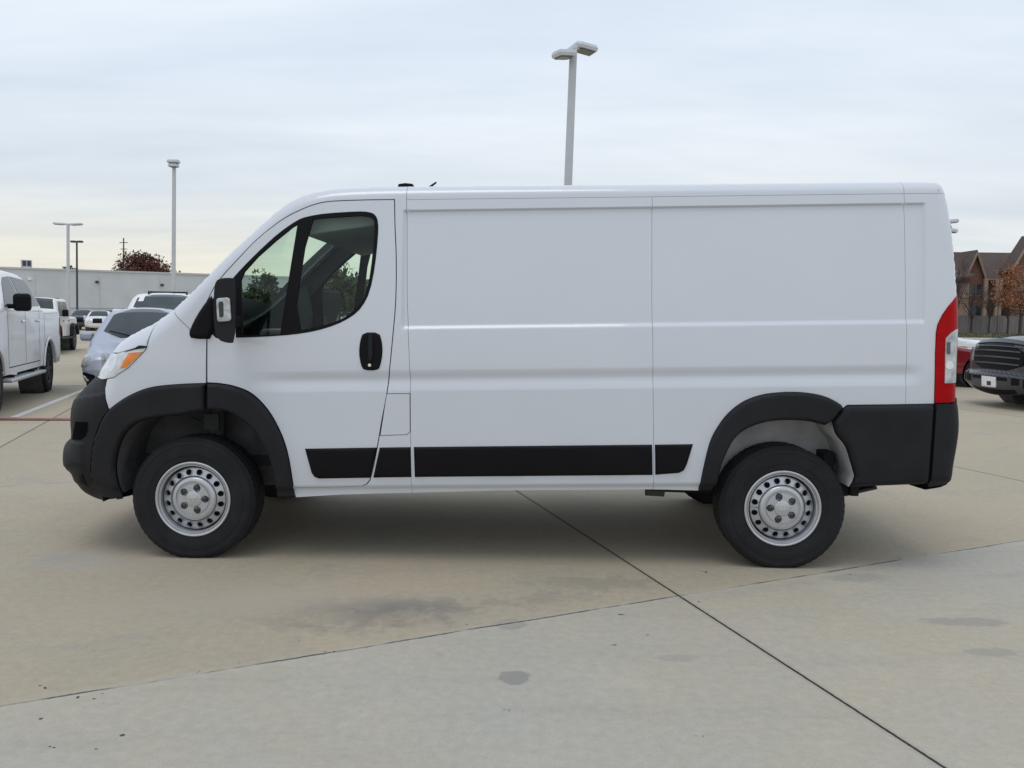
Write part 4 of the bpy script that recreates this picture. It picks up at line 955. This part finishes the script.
# --- white large SUV behind it
P_U = A_((-2.5, .36), (-2.62, .5), (-2.66, .9), (-2.6, 1.12), (-2.4, 1.2), (-1.5, 1.30), (-1.25, 1.36), (-.55, 1.80), (-.3, 1.87), (.2, 1.91), (2.0, 1.88), (2.4, 1.78), (2.62, 1.25), (2.68, .8), (2.6, .45), (2.5, .4))
zU = 18.4; cU = at_depth(163, 300, zU); cU = cU-hS*2.0
suv = Car('large_suv', 'white SUV with black roof rails and a white windscreen sticker', 'SUV', P_U, hwf(1.0, 1.3, 1.9, .78), MT['whitecar'], (-1.55, 1.5), .40, cU[:2], heading_rot(HS+2), .38, frontI=.22, rearI=.2, RI=.1)
suv.cap('windscreen', 6.2, 7.75, -.97, .97, MT['dkglass'], n=1)
suv.cap('windscreen_sticker', 6.75, 7.4, .74, .90, MT['sticker'], off=.016, g=.04)
suv.side('front_window', [(-1.0, 1.36), (.2, 1.36), (.2, 1.78), (-.4, 1.76)], MT['dkglass']); suv.side('rear_window', [(.28, 1.36), (2.2, 1.36), (2.1, 1.72), (.28, 1.78)], MT['dkglass'])
rl = MB().tube([(-.25, -.46, 1.90), (-.10, -.46, 1.965), (.3, -.46, 1.98), (1.9, -.46, 1.95), (2.1, -.46, 1.88)], .022, 8).build('roof_rail', MT['trim'], suv.root, smooth_angle=50); suv.mir(rl)
MB().tube([(.6, -.46, 1.975), (.6, .46, 1.975)], .02, 8).build('roof_bar', MT['trim'], suv.root, smooth_angle=50)
suv.cap('grille', 2.0, 3.4, -.5, .5, MT['trim']); suv.cap('headlight', 2.4, 3.5, .62, .95, MT['clear'], mirror=True)
um = suv.box('door_mirror', (-.95, -1.14, 1.42), (.14, .24, .18), MT['whitecar'], .05); suv.mir(um)

# --- far row on the left
P_W = A_((-2.1, .3), (-2.25, .4), (-2.28, .8), (-2.2, .95), (-1.25, 1.06), (-1.05, 1.1), (-.4, 1.52), (-.15, 1.60), (.5, 1.62), (1.5, 1.58), (1.95, 1.45), (2.2, 1.05), (2.25, .6), (2.15, .35))
def far_car(name, label, cat, px, py, paint, head, scale=1.0, kw={}):
    p = ground(px, py); h = np.array([math.sin(rad(head)), -math.cos(rad(head)), 0]); c = p-h*2.2
    cr = Car(name, label, cat, P_W*scale, hwf(.9, 1.05*scale, 1.6*scale, .66), paint, (-1.35, 1.32), .34, c[:2], heading_rot(head), .30, g=.08, **kw)
    cr.cap('windscreen', 5.15, 6.8, -.92, .92, MT['dkglass'])
    cr.side('side_window', [(x*scale, z*scale) for x, z in [(-.85, 1.1), (1.7, 1.12), (1.5, 1.42), (-.25, 1.5)]], MT['dkglass'])
    cr.cap('grille', 1.6, 2.9, -.5, .5, MT['trim']); cr.cap('headlight', 2.0, 3.0, .6, .97, MT['clear'], mirror=True)
    mm = cr.box('door_mirror', (-.7*scale, -1.0, 1.13*scale), (.12, .2, .16), paint, .04); cr.mir(mm)
    return cr
far_car('parked_car', 'small white SUV far back, left of the silver hatchback mirror', 'SUV', 97.5, 331, MT['whitecar'], 20, .93)
far_car('parked_car', 'dark SUV far back, right beside the white off-road pickup', 'SUV', 79, 330, MT['darkpaint'], 16, .98)
far_car('parked_car', 'navy car half hidden behind the silver hatchback', 'car', 110, 328, MT['bluepaint'], 20, 1.0)

# --- dark grey pickup on the right
HR = -86.0
hR = np.array([math.sin(rad(HR)), -math.cos(rad(HR)), 0]); rR = np.array([-hR[1], hR[0], 0])     # rR: truck's left side
P_R = A_((-2.72, .30), (-2.98, .33), (-3.05, .40), (-3.06, .55), (-2.99, .59), (-2.96, 1.00), (-2.88, 1.07), (-2.6, 1.13), (-1.7, 1.22), (-1.4, 1.28), (-.75, 1.72), (-.5, 1.80), (.8, 1.82), (1.05, 1.76), (1.3, 1.28), (1.4, 1.25), (2.85, 1.24), (2.95, 1.2), (2.96, .6), (2.9, .45))
gR = at_depth(999, 372, 13.0)
cR = gR-hR*2.98
ram = Car('dark_pickup', 'dark grey pickup with a black grille and white plate, cut off by the right edge', 'pickup', P_R, hwf(.98, 1.22, 1.8, .74), MT['greypaint'], (-1.95, 1.85), .40, cR[:2], heading_rot(HR), .40, frontI=.20, rearI=.06, crown=.05, g=.035, archk=1.2, wheel_kw=dict(rimmat='darkpole', W=.28))
gr = ram.cap('grille', 4.08, 5.45, -.86, .86, MT['trim'], off=.02, g=.03, flange=.03, n=1)
for k in range(4):
    a = 4.3+k*.26; o = ram.cap('grille_bar', a, a+.06, -.78, .78, MT['greypaint'], off=.035, g=.04, flange=.02, parent=gr)
ram.cap('grille_surround', 5.5, 5.9, -.86, .86, MT['greypaint'], off=.03, g=.04, flange=.03)
ram.cap('bumper', 1.0, 2.8, -1.0, 1.0, MT['greypaint'], off=.03, g=.04, flange=.02)
ram.side('bumper_end', [(-3.03, .34), (-2.5, .38), (-2.42, .58), (-3.03, .60)], MT['greypaint'], off=.03, h=.02, r=.04, g=.03, clip=True)
ram.cap('lower_intake', 1.15, 1.7, -.75, .75, MT['trim'], off=.036, g=.05); ram.cap('upper_intake', 2.5, 2.75, -.6, .6, MT['trim'], off=.036, g=.05)
pl = ram.cap('number_plate', 2.0, 2.72, -.30, .18, MT['sticker'], off=.05, g=.03, flange=.02)
ram.cap('plate_mark', 2.12, 2.4, -.16, -.02, MT['inner'], off=.053, g=.02, flange=0, parent=pl)
h1 = ram.cap('headlight', 4.4, 5.3, .88, 1.0, MT['lampmix'], off=.010, g=.03); ram.mir(h1)
h2 = ram.side('headlight', [(-2.95, .74), (-2.60, .78), (-2.56, .96), (-2.94, .96)], MT['lampmix'], off=.006, g=.03)
h3 = ram.cap('fog_lamp', 2.2, 2.8, .72, .92, MT['trim'], off=.036, g=.03); ram.mir(h3)
ram.cap('windscreen', 9.2, 10.8, -.94, .94, MT['dkglass'])
ram.side('front_window', [(-1.2, 1.28), (-.05, 1.28), (-.05, 1.70), (-.7, 1.65)], MT['dkglass']); ram.side('rear_window', [(.05, 1.28), (1.15, 1.3), (1.0, 1.66), (.05, 1.7)], MT['dkglass'])
for x in (-1.25, 0, 1.1): seam(ram, x, .55, x, 1.2)
ram.cap('hood_scoop_line', 6.6, 8.6, -.55, -.5, MT['greypaint'], off=.02, g=.05, mirror=True)
rm = ram.box('door_mirror', (-1.0, -1.14, 1.36), (.13, .22, .24), MT['trim'], .05); ram.mir(rm)

# --- red pickup between it and the van
P_D = A_((-2.5, .30), (-2.62, .38), (-2.66, .56), (-2.6, .68), (-2.45, .74), (-1.5, .86), (-1.2, .92), (-.45, 1.32), (-.2, 1.40), (.5, 1.42), (1.0, 1.34), (1.7, 1.0), (1.9, .96), (2.4, .92), (2.5, .85), (2.52, .55), (2.45, .35))
wD = ground(981, 388)
HD = 84.0; hD = np.array([math.sin(rad(HD)), -math.cos(rad(HD)), 0]); lD = np.array([-hD[1], hD[0], 0])
cD = wD+lD*.93-hD*1.75
red = Car('red_car', 'dark red car showing between the van tail lamp and the dark pickup', 'car', P_D, hwf(.92, .85, 1.42, .62), MT['redpaint'], (-1.75, 1.5), .34, cD[:2], heading_rot(HD), .30, g=.05, archk=1.16, wheel_kw=dict(rimmat='darkpole'))
red.side('rear_window', [(.1, .95), (1.2, .97), (.9, 1.25), (.1, 1.34)], MT['dkglass']); red.side('front_window', [(-.8, .94), (.02, .95), (.02, 1.34), (-.3, 1.28)], MT['dkglass'])
red.cap('windscreen', 6.2, 7.9, -.92, .92, MT['dkglass'])
red.side('headlight', [(-2.6, .58), (-2.3, .60), (-2.25, .70), (-2.55, .68)], MT['clear'], clip=True)
# --- white car behind the red one
wV = ground(975, 375); cV = wV+lD*.9-hD*1.75
whc = Car('white_car', 'white car whose hood shows above the dark red car', 'car', P_D*np.array([1, 1.12]), hwf(.9, .95, 1.58, .62), MT['whitecar'], (-1.75, 1.5), .34, cV[:2], heading_rot(HD), .32, g=.06)
whc.cap('windscreen', 6.2, 7.9, -.92, .92, MT['dkglass'])
whc.side('rear_window', [(.1, 1.06), (1.2, 1.08), (.9, 1.4), (.1, 1.5)], MT['dkglass']); whc.side('front_window', [(-.8, 1.05), (.02, 1.06), (.02, 1.5), (-.3, 1.43)], MT['dkglass'])

# ------------------------------------------------------------------ light poles
def lamp_pole(name, label, px0, py0, px1, py1, Y, w, material, heads, group=None, taper=.85):
    top = at_depth(px1, py1, Y); bot = at_depth(px0, py0, Y); d = top-bot; base = bot-d*(bot[2]/d[2])
    r = empty(name, label, 'light pole', tuple(base), 0, group); H = top-base
    k = w/2; kt = k*taper
    MB().add([(sx*k, sy*k, 0) for sx, sy in ((-1, -1), (1, -1), (1, 1), (-1, 1))]+[(H[0]+sx*kt, H[1]+sy*kt, H[2]) for sx, sy in ((-1, -1), (1, -1), (1, 1), (-1, 1))], [[3, 2, 1, 0], [4, 5, 6, 7], [0, 1, 5, 4], [1, 2, 6, 5], [2, 3, 7, 6], [3, 0, 4, 7]]).build('pole', material, r, bevel=w*.08)
    MB().prism(circle(0, 0, w*1.6, 20), 'z', 0, .7 if w > .15 else .4).build('footing', MT['wallgrey'], r)
    for (dx, dy, dz, L_, W_, T_, az, tilt) in heads:
        h = bpy.data.objects.new('lamp_head', None)
        hh = MB(); R_ = Matrix.Rotation(rad(az), 3, 'Z') @ Matrix.Rotation(rad(tilt), 3, 'Y')
        poly = [(-L_/2, -W_*.38), (-L_*.3, -W_/2), (L_/2, -W_*.5), (L_/2, W_*.5), (-L_*.3, W_/2), (-L_/2, W_*.38)]
        n = len(poly); c = np.array((H[0]+dx, H[1]+dy, H[2]+dz))
        bot_ = [(x*.96, y*.94, -T_*.5) for x, y in poly]; mid_ = [(x, y, 0) for x, y in poly]; tp = [(x*.88, y*.8, T_*.5) for x, y in poly]
        v = [np.array(R_ @ Vector(p))+c for p in bot_+mid_+tp]
        hh.add(v, [list(range(n))[::-1], list(range(2*n, 3*n))]+[[a*n+i, a*n+(i+1) % n, (a+1)*n+(i+1) % n, (a+1)*n+i] for a in (0, 1) for i in range(n)])
        ho = hh.build('lamp_head', material, r)
        ll = MB(); v = [np.array(R_ @ Vector((x*.7+L_*.06, y*.75, -T_*.5-.004)))+c for x, y in poly]; v2 = [np.array(R_ @ Vector((x*.7+L_*.06, y*.75, -T_*.5-.03)))+c for x, y in poly]
        ll.add(v+v2, [list(range(n)), list(range(n, 2*n))[::-1]]+[[i, (i+1) % n, n+(i+1) % n, n+i] for i in range(n)]).build('lamp_lens', MT['lens'], ho)
        am = MB().tube([tuple(H), tuple(c)], w*.3, 6).build('lamp_arm', material, r)
    return r
s16 = 16.0
lamp_pole('light_pole', 'tall grey pole with two flat lamp heads, rising behind the van roof', 568, 185, 573.5, 47, 17.0, .185, MT['pole'],
          [(-.20, -.25, -.22, .46, .34, .13, 212, 8), (.25, .25, .06, .50, .38, .13, 20, 8)], 'car park light poles')
lamp_pole('light_pole', 'slim white pole with a small double lamp head, above the white SUV', 173.5, 287, 174.2, 163, 38, .17, MT['pole'],
          [(.0, -.1, .06, .54, .4, .15, 0, 0), (.0, -.1, -.13, .44, .36, .14, 0, 0)], 'car park light poles')
lamp_pole('light_pole', 'white pole with a wide flat double lamp head, left of the black pole', 68.2, 300, 68, 224, 60, .2, MT['pole'],
          [(-.62, 0, .02, .95, .4, .14, 180, -3), (.62, 0, .0, .95, .4, .14, 0, -3)], 'car park light poles')
lamp_pole('light_pole', 'thin black pole with a short black double lamp head', 77.2, 305, 76.8, 241.5, 72, .15, MT['darkpole'],
          [(-.3, 0, 0, .46, .4, .16, 180, 0), (.3, 0, 0, .46, .4, .16, 0, 0)], 'car park light poles')
lamp_pole('light_pole', 'grey pole with stacked lamp heads just showing past the van rear edge', 946.0, 300, 948.5, 222, 46, .2, MT['pole'],
          [(.2, -.1, .05, .55, .4, .2, 0, -6), (.2, -.1, -.5, .5, .4, .2, 0, 8)], 'car park light poles')
# utility pole with cross arms, far behind the grey building
b0 = at_depth(123.8, 310, 170); t0 = at_depth(123.6, 238, 170)
up = empty('utility_pole', 'thin far utility pole behind the grey building, left of the russet tree', 'utility pole', (b0[0], b0[1], 0))
MB().tube([(0, 0, 0), (t0[0]-b0[0], 0, t0[2])], [.2, .14], 8).build('pole', MT['darkpole'], up)
MB().box((t0[0]-b0[0], 0, t0[2]-1.0), (1.8, .15, .15)).build('cross_arm', MT['darkpole'], up); MB().box((t0[0]-b0[0], 0, t0[2]-2.4), (1.4, .15, .15)).build('cross_arm', MT['darkpole'], up)

# ------------------------------------------------------------------ long grey building on the left
def along(p, q, n): return [p+(q-p)*i/n for i in range(n+1)]
q0 = at_depth(20, 268.5, 118); q1 = at_depth(205, 274.8, 130)
HB = (q0[2]+q1[2])/2; dB = (q1-q0)[:2]/np.linalg.norm((q1-q0)[:2]); nB = np.array([-dB[1], dB[0]])
pa = q0[:2]-dB*40; pb = q1[:2]+dB*45
gb_ = empty('grey_building', 'long low windowless grey building across the back of the car park', 'building', (pa[0], pa[1], 0), math.atan2(dB[1], dB[0]))
LB = np.linalg.norm(pb-pa)
MB().box((LB/2, 10, HB/2), (LB, 20, HB)).build('wall', MT['wallgrey'], gb_)
MB().box((LB/2, 10, HB+.05), (LB+.3, 20.3, .28)).build('roof_coping', MT['coping'], gb_)
MB().box((LB/2, -.06, 2.1), (LB, .12, .18)).build('wall_band', MT['coping'], gb_)
def bxloc(px, py):
    d = ray(px, py)[:2]; M_ = np.array([[d[0], -dB[0]], [d[1], -dB[1]]]); t, u = np.linalg.solve(M_, pa); 
    return u, CAMH+ray(px, py)[2]*t
for px, py in ((97, 282), (29.5, 279), (162, 285)):
    u, z = bxloc(px, py); MB().box((u, -.15, z), (.5, .3, .35)).build('wall_lamp', MT['darkpole'] if px > 50 else MT['sticker'], gb_, bevel=.04)
for u in np.arange(6, LB, 9.0): MB().box((u, -.02, HB/2-.4), (.06, .06, HB-.9)).build('wall_joint', MT['coping'], gb_)
u, z = bxloc(27, 262)
ru = empty('roof_unit', 'grey box unit standing on the grey building roof at far left', 'roof unit', tuple(np.array([*(pa+dB*u+nB*3), HB+.19])), math.atan2(dB[1], dB[0]))
MB().box((0, 0, .75), (1.5, 1.0, 1.1)).build('cabinet', MT['coping'], ru, bevel=.03); MB().box((-.3, -.52, .75), (.5, .05, .8)).build('louvre', MT['darkpole'], ru); MB().box((.35, -.52, .75), (.5, .05, .8)).build('louvre', MT['darkpole'], ru)
for x in (-.6, .6): MB().box((x, 0, .1), (.1, .9, .2)).build('foot', MT['darkpole'], ru)

# ------------------------------------------------------------------ trees
def leafmat(name, col): return mat(name, col, .75, noise=.45, nscale=.9)
MT['russet'] = leafmat('russet_leaves', (0.095, 0.030, 0.018)); MT['orange'] = leafmat('orange_leaves', (0.30, 0.11, 0.04))
MT['green'] = leafmat('green_leaves', (0.035, 0.05, 0.022)); MT['olive'] = leafmat('olive_leaves', (0.06, 0.065, 0.03))
MT['bark'] = mat('bark', (0.055, 0.042, 0.034), .9, noise=.3, nscale=8)
def tree(name, label, base, H, cw, ch, leaf, nleaf=2600, ls=.22, seed=1, bare=False, trunk=.18, clumps=26, low=.3):
    r = np.random.default_rng(seed); t = empty(name, label, 'tree', (base[0], base[1], base[2] if len(base) > 2 else 0))
    cz = H-ch/2; b = MB(); b.tube([(0, 0, 0), (.05, .02, H*.25), (-.05, 0, H*.5), (.0, .05, H*.82)], [trunk, trunk*.8, trunk*.55, trunk*.12], 8)
    tips = []
    for k in range(16 if not bare else 26):
        a = r.uniform(0, 2*math.pi); z0 = H*r.uniform(.22, .7); rr = r.uniform(.45, .95); e = np.array([math.cos(a)*cw/2*rr, math.sin(a)*cw/2*rr, 0]); z1 = cz+ch/2*r.uniform(-.5, .85)*math.sqrt(max(.05, 1-rr*rr*.8))
        mid = e*.5+np.array([0, 0, z0+(z1-z0)*.6])+r.normal(0, .1, 3); p1 = e+np.array([0, 0, z1]); tips.append(p1)
        b.tube([(0, 0, z0), mid, p1], [trunk*.38, trunk*.22, trunk*.05], 5)
        for _ in range(3 if not bare else 7):
            s0 = mid+(p1-mid)*r.uniform(0, 1); s1 = s0+r.normal(0, cw*.09, 3)+np.array([0, 0, ch*.05]); b.tube([s0, (s0+s1)/2+r.normal(0, .05, 3), s1], [trunk*.12, trunk*.08, trunk*.02], 4)
    b.build('trunk', MT['bark'], t, smooth_angle=60)
    if bare: return t
    C = []
    for k in range(clumps):
        a = r.uniform(0, 2*math.pi); u = r.uniform(-.9, 1); rr = math.sqrt(max(0, 1-u*u))*r.uniform(.45, 1.0)
        C.append((math.cos(a)*cw/2*rr, math.sin(a)*cw/2*rr, cz+ch/2*u*.88, r.uniform(.16, .30)*min(cw, ch)))
    v = []; f = []
    for i in range(nleaf):
        c = C[r.integers(len(C))]; d = r.normal(0, 1, 3); d /= np.linalg.norm(d); p = np.array(c[:3])+d*c[3]*r.uniform(.35, 1)**.6
        nrm = r.normal(0, 1, 3)+d*.8; nrm /= np.linalg.norm(nrm); a = np.cross(nrm, r.normal(0, 1, 3)); a /= np.linalg.norm(a); bb = np.cross(nrm, a); s = ls*r.uniform(.6, 1.3)
        k = len(v); v += [p-a*s, p-bb*s*.5, p+a*s, p+bb*s*.5]; f.append([k, k+1, k+2, k+3])
    MB().add(v, f).build('crown', leaf, t); return t
pT = at_depth(144, 300, 150); tree('russet_tree', 'round dark russet tree rising over the grey building roof', (pT[0], pT[1]), 11.9, 11.6, 9.4, MT['russet'], 15000, .27, 3, clumps=110, trunk=.35)
for i, (px, Y, H, c, lab) in enumerate(((66, 155, 10.2, 5, 'small bare-looking tree over the grey roof beside the white pole'), (57, 170, 10.4, 4, 'low dark treetop over the grey roof, left of the white pole'))):
    p = at_depth(px, 300, Y); tree('far_tree', lab, (p[0], p[1]), H, c, c, MT['olive'], 500, .3, 11+i, clumps=9)
for i, (px, Y, H, c, m_, lab) in enumerate(((262, 70, 4.9, 3.6, 'green', 'round green tree seen through the front quarter window of the van'), (337, 55, 5.2, 3.6, 'olive', 'loose olive tree seen through the door window of the van'), (352, 70, 4.6, 5, 'green', 'low green tree seen in the rear corner of the van door window'))):
    p = at_depth(px, 300, Y); tree('green_tree', lab, (p[0], p[1]), H, c, H*.75, MT[m_], 1800, .2, 21+i)
pO = at_depth(1021, 300, 92); tree('orange_tree', 'orange-brown autumn tree in front of the right-hand house', (pO[0], pO[1]), 8.6, 6.0, 5.4, MT['orange'], 2600, .13, 5, clumps=30, trunk=.16)
for i, (px, Y, H, w_, lab) in enumerate(((957.5, 108, 11.5, 3.5, 'bare tree against the sky behind the van tail'), (972, 100, 7.0, 5, 'bare brown tree in front of the arched porch'), (990, 98, 6.6, 5, 'bare tree in front of the pale stair posts'), (1009, 96, 6.4, 4, 'bare leaning tree under the orange leaves'))):
    p = at_depth(px, 300, Y); tree('bare_tree', lab, (p[0], p[1]), H, w_, H*.7, None, seed=31+i, bare=True, trunk=.13)

# ------------------------------------------------------------------ houses, fence and grass on the right
MT['brick'] = mat('brown_brick', (0.15, 0.075, 0.052), .9, noise=.25, nscale=2.5); MT['brick2'] = mat('tan_brick', (0.20, 0.14, 0.105), .9, noise=.2, nscale=2.5)
MT['shingle'] = mat('brown_shingle', (0.085, 0.06, 0.052), .9, noise=.25, nscale=1.2, stretch=(1, 1, 6)); MT['fascia'] = mat('tan_fascia', (0.23, 0.17, 0.13), .8, noise=.1)
MT['fencewood'] = mat('weathered_fence', (0.16, 0.145, 0.14), .9, noise=.3, nscale=1.4, stretch=(5, 5, .3)); MT['winglass'] = mat('window_dark', (0.03, 0.035, 0.04), .1)
YH = 120.0
def hx(px): return at_depth(px, 275, YH-1.5)[0]
def hz(px, py): return at_depth(px, py, YH)[2]
def gable(mb, x0, x1, xr, ze, zr, y0, y1, over=.5):
    """roof slabs with ridge along y"""
    for a, sgn in ((x0, -1), (x1, 1)):
        s = (zr-ze)/(abs(xr-a)); ex = a+sgn*over; ez = ze-over*s
        mb.add([(ex, y0, ez), (xr, y0, zr), (xr, y1, zr), (ex, y1, ez), (ex, y0, ez+.28), (xr, y0, zr+.28), (xr, y1, zr+.28), (ex, y1, ez+.28)], [[0, 1, 2, 3], [4, 7, 6, 5], [0, 4, 5, 1], [1, 5, 6, 2], [2, 6, 7, 3], [3, 7, 4, 0]])
def house(name, label, x0, x1, wall, roofs, extras):
    h = empty(name, label, 'house', ((x0+x1)/2, YH, 0)); return h
zr1 = hz(976, 252.5); ze1 = hz(976, 277)
h1 = empty('apartment_house', 'brown brick apartment house with a front gable and arched porch, left one', 'house', (hx(976), YH*YS, 0))
X = lambda px: hx(px)-hx(976)
wl = MB(); wl.box(((X(968)+X(1050))/2, 6.4, ze1/2), (X(1050)-X(968), 11.6, ze1)); wl.prism([(X(966.5), 0), (X(985), 0), (X(985), ze1), (X(976), zr1-.2), (X(966.5), ze1)], 'y', -1.2, 1.0)
wl.build('wall', MT['brick'], h1)
rf = MB()
gable(rf, X(966), X(985.5), X(976), ze1, zr1, -1.8, 7)
rf.add([(X(976), 6, zr1+.5), (X(1050), 6, zr1+.5), (X(1050), -.6, ze1-.1), (X(976), -.6, ze1-.1), (X(976), 6, zr1+.2), (X(1050), 6, zr1+.2), (X(1050), -.6, ze1-.4), (X(976), -.6, ze1-.4)], [[0, 1, 2, 3], [4, 7, 6, 5], [0, 4, 5, 1], [1, 5, 6, 2], [2, 6, 7, 3], [3, 7, 4, 0]])
rf.add([(X(976), 12.5, ze1-.1), (X(1050), 12.5, ze1-.1), (X(1050), 6, zr1+.5), (X(976), 6, zr1+.5)], [[0, 1, 2, 3]])
rfo = rf.build('roof', MT['shingle'], h1)
for (pa_, pb_) in (((966, 278.5), (976, 253.5)), ((976, 253.5), (985.5, 278.5))):
    a = np.array((X(pa_[0]), -1.85, hz(*pa_))); b = np.array((X(pb_[0]), -1.85, hz(*pb_))); MB().tube([a, b], .16, 6).build('fascia', MT['fascia'], h1)
MB().box(((X(985)+X(1040))/2, -.75, ze1-.35), (X(1040)-X(985), .2, .35)).build('fascia', MT['fascia'], h1)
for px in (972, 980, 990): 
    b = MB().box((X(px), -1.25 if px < 984 else .9, hz(px, 290)), (1.0, .12, 1.6)); f = b.build('window', MT['winglass'], h1); MB().box((X(px), -1.3 if px < 984 else .85, hz(px, 290)-.9), (1.3, .16, .14)).build('sill', MT['fascia'], f)
for px in (973, 988):
    w_ = 2.1; ar = [(X(px)-w_, 0), (X(px)+w_, 0)]+[(X(px)+w_*math.cos(a), hz(px, 316)+w_*.9*math.sin(a)) for a in np.linspace(0, math.pi, 12)]
    yy = -1.32 if px < 980 else .78
    MB().prism(ar, 'y', yy, yy+.3).build('porch_arch', MT['winglass'], h1)
wl2 = MB().box((X(957), -.8, hz(957, 300)/2+1), (X(968)-X(946), 3.0, hz(957, 281))); wl2.build('side_wing', MT['brick2'], h1)
rl2 = MB().add([(X(944), -3, hz(957, 279)), (X(970), -3, hz(957, 276)), (X(972), 2.5, hz(957, 262)), (X(944), 2.5, hz(957, 262)), (X(944), -3, hz(957, 281)), (X(970), -3, hz(957, 278)), (X(972), 2.5, hz(957, 264)), (X(944), 2.5, hz(957, 264))], [[0, 1, 2, 3], [4, 7, 6, 5], [0, 4, 5, 1], [1, 5, 6, 2], [2, 6, 7, 3], [3, 7, 4, 0]]).build('wing_roof', MT['shingle'], h1)
for px, top in ((984.5, 279), (996, 279), (999, 279)): MB().box((X(px), -2.2, hz(px, top)/2), (.55, .4, hz(px, top))).build('porch_post', MT['fascia'], h1)
st = MB()
for k in range(9): st.box((X(1000)+k*.42, -3, .35+k*.45), (.5, 1.6, .12))
st.add([(X(999), -2.15, .1), (X(1001), -2.15, .1), (X(1001)+9*.42, -2.15, 4.2), (X(999)+9*.42, -2.15, 4.2)], [[0, 1, 2, 3]]); st.build('stair', MT['fascia'], h1)
h2 = empty('apartment_house', 'brown brick apartment house with a tall gable, behind the orange tree', 'house', (hx(1026), (YH-2)*YS, 0))
X2 = lambda px: hx(px)-hx(1026)
wz_ = hz(1026, 268)
MB().prism([(X2(1010), 0), (X2(1046), 0), (X2(1046), wz_), (X2(1027), hz(1026, 238.5)), (X2(1010), wz_)], 'y', 0, 2.6).build('wall', MT['brick'], h2)
r2 = MB(); gable(r2, X2(1009), X2(1047), X2(1027), wz_, hz(1026, 238), -.6, 2.6); r2.build('roof', MT['shingle'], h2)
MB().tube([(X2(1008), -.65, wz_-.4), (X2(1027), -.65, hz(1026, 238)+.1)], .2, 6).build('fascia', MT['fascia'], h2)
for px, py in ((1016, 285), (1016, 303)):
    f = MB().box((X2(px), -.03, hz(px, py)), (1.1, .14, 1.6)).build('window', MT['winglass'], h2); MB().box((X2(px), -.08, hz(px, py)-.9), (1.4, .16, .14)).build('sill', MT['fascia'], f)
fx0, fx1 = at_depth(925, 300, 100)[0], at_depth(1075, 300, 100)[0]
fe = empty('wooden_fence', 'long weathered wooden fence along the grass before the apartment houses', 'fence', (fx0, 100*YS, 0))
hF = at_depth(970, 315.5, 100)[2]
fm_ = MB(); k = 0
x = 0.0
while x < fx1-fx0:
    w_ = .19; fm_.box((x, 0, hF/2+rng.uniform(-.05, .05)), (w_-.02, .03, hF)); x += w_
fm_.build('fence_boards', MT['fencewood'], fe)
for x in np.arange(0, fx1-fx0, 3.2): MB().box((x, -.08, hF/2), (.22, .14, hF+.12)).build('post', MT['fencewood'], fe)
# grass bank
MT['grassm'] = mat('grass_ground', (0.085, 0.082, 0.034), .95, noise=.35, nscale=1.2)
gx0, gx1 = at_depth(880, 300, 66)[0], at_depth(1250, 300, 66)[0]
gv = []; gf = []; ny, nx = 12, 60
for j in range(ny+1):
    for i in range(nx+1): gv.append((gx0+(gx1-gx0)*i/nx, (65+34.5*j/ny)*YS, .012+.05*math.sin(i*.8+j)*.2+.02*min(j, 3)))
for j in range(ny):
    for i in range(nx): gf.append([j*(nx+1)+i, j*(nx+1)+i+1, (j+1)*(nx+1)+i+1, (j+1)*(nx+1)+i])
ga_ = MB().add(gv, gf).build('grass_verge', MT['grassm']); tag(ga_, 'dull green grass verge in front of the fence', kind='structure')
bl = []; bf = []
for i in range(9000):
    p = np.array((rng.uniform(gx0, gx1), (65.2+34*rng.uniform()**1.3)*YS, .04)); a = rng.uniform(0, 6.28); w_ = .05; h_ = rng.uniform(.08, .2); q = len(bl)
    bl += [p+np.array((math.cos(a)*w_, math.sin(a)*w_, 0)), p-np.array((math.cos(a)*w_, math.sin(a)*w_, 0)), p+np.array((rng.normal(0, .05), rng.normal(0, .05), h_))]; bf.append([q, q+1, q+2])
gg = MB().add(bl, bf).build('grass', MT['grassm']); tag(gg, 'short dull grass on the verge', 'grass', kind='stuff')
ku = MB().box(((gx0+gx1)/2, 64.8*YS, .07), (gx1-gx0, .3, .14)).build('kerb', MT['wallgrey'], bevel=.02); tag(ku, 'pale kerb edging the grass verge', kind='structure')
